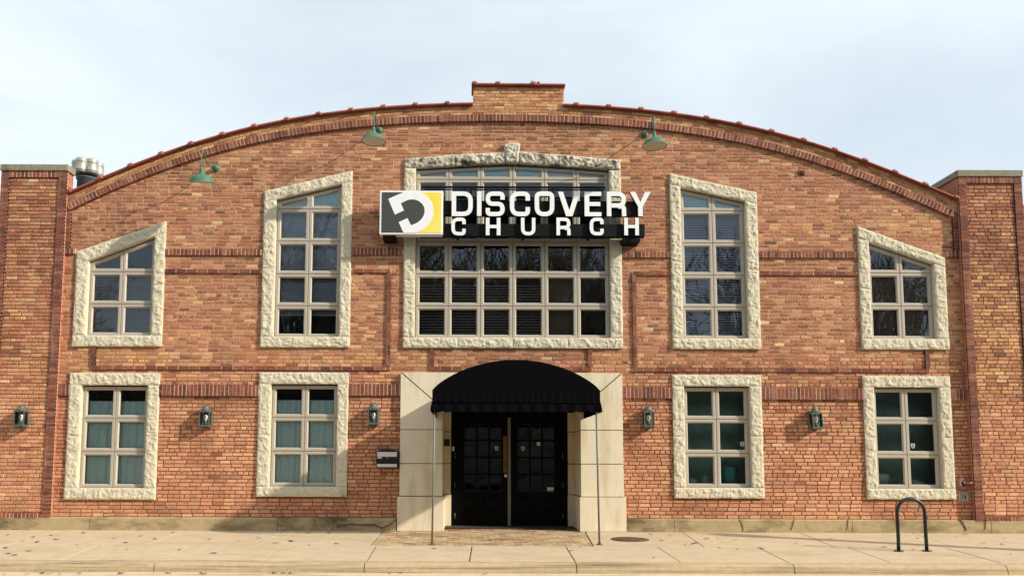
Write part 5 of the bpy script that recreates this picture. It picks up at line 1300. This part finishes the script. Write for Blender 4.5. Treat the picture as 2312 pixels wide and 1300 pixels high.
# ------------------------------------------------------------------ across the street: bare trees mirrored in the glass, a post that shades the walk
def tree_mesh(sd):
    rnd = random.Random(sd); tk, cr_ = MB(), MB()
    def grow(p, d, L, r_, lev):
        n = 4; pts = [p.copy()]; rs = [r_]; q = p.copy(); dd = d.copy()
        for k in range(n):
            dd = (dd + Vector((rnd.uniform(-1, 1), rnd.uniform(-1, 1), rnd.uniform(-.3, .9))) * .2).normalized()
            q = q + dd * L / n; pts.append(q.copy()); rs.append(r_ * (1 - .5 * (k + 1) / n))
        (tk if lev == 0 else cr_).tube(pts, rs, 6 if lev < 2 else 3, cap=False)
        if lev >= 5: return
        nb = (7, 6, 5, 5, 3)[lev]
        for k in range(nb):
            t = rnd.uniform(.35, 1.0) if k else 1.0
            i = min(n - 1, int(t * n)); base = pts[i].lerp(pts[i + 1], t * n - i) if t < 1 else pts[-1]
            a = dd.cross(Vector((rnd.uniform(-1, 1), rnd.uniform(-1, 1), rnd.uniform(-1, 1)))).normalized()
            nd = (dd * rnd.uniform(.7, 1.1) + a * rnd.uniform(.5, .95) + Vector((0, 0, .3))).normalized()
            grow(base, nd, L * rnd.uniform(.52, .74), max(.02, rs[i] * .56), lev + 1)
    grow(Vector((0, 0, 0)), Vector((0, 0, 1)), 4.6, .24, 0)
    return tk, cr_
TG = 'bare winter trees across the street, mirrored in the upper windows'
T = []
for sd in (3, 11):
    tk, cr_ = tree_mesh(sd); root = empty('bare_tree', (0, 0, 0)); tk.build('trunk', M['bark'], root); cr_.build('branches', M['bark'], root); T.append(root)
tpos = [(-1.5, -40, 1.1), (9.5, -39, 1.0), (-9.5, -31, 1.05), (-4, -34, 1.15), (1.5, -30, .98), (6.5, -33, 1.12), (12.5, -31, 1.0), (19, -35, 1.15), (-15.5, -34, 1.1), (26, -33, 1.0), (-23, -33, 1.0)]
for i, (x, y, k) in enumerate(tpos):
    o = T[i] if i < 2 else copy_tree(T[i % 2]); o.location = (x, y, GZ + .08); k *= 1.36; o.scale = (k, k, k); o.rotation_euler = (0, 0, i * 1.3)
    tag(o, 'leafless tree across the street, mirrored in the upper window glass', 'tree', TG)
s = MB(); nx_, nz2 = 260, 22; b = len(s.v)
for j in range(nz2 + 1):
    for i in range(nx_ + 1):
        x = lerp(-45, 50, i / nx_); v = j / nz2; q = mnoise.noise(Vector((x * .35, 0, 4))) * .9 + mnoise.noise(Vector((x * 1.6, v * 6, 9))) * .45 + random.uniform(-.12, .12)
        s.v.append((x, -24.5 - 2.2 * v ** 2 + q * .8, GZ + v * (5.2 + mnoise.noise(Vector((x * .3, 3, 4))) * 1.3 + random.uniform(-.2, .2))))
for j in range(nz2):
    for i in range(nx_): a = b + j * (nx_ + 1) + i; s.face((a, a + 1, a + nx_ + 2, a + nx_ + 1))
hd = s.build('thicket', M['hedge'], None, 'dense leafless brown thicket across the street, mirrored in the ground floor glass', 'thicket', None, 'stuff')
hd.modifiers.new('depth', 'SOLIDIFY').thickness = 1.5
pp_ = Vector((11.3, -3.42, 0)); LPST = empty('lamp_post', (pp_.x, pp_.y, SLOPE * pp_.y), 'dark steel lamp post on the sidewalk whose shadow crosses the paving at the right', 'lamp post')
s = MB(); s.lathe([(.2, 0), (.2, .3), (.14, .4), (.14, .5), (.13, 3.5), (0, 3.5)], n=20); s.build('post', M['black'], LPST)
s = MB(); s.lathe([(.08, 3.5), (.2, 3.62), (.24, 3.95), (.1, 4.1), (0, 4.15)], n=20); s.build('lamp_head', M['white_enamel'], LPST)
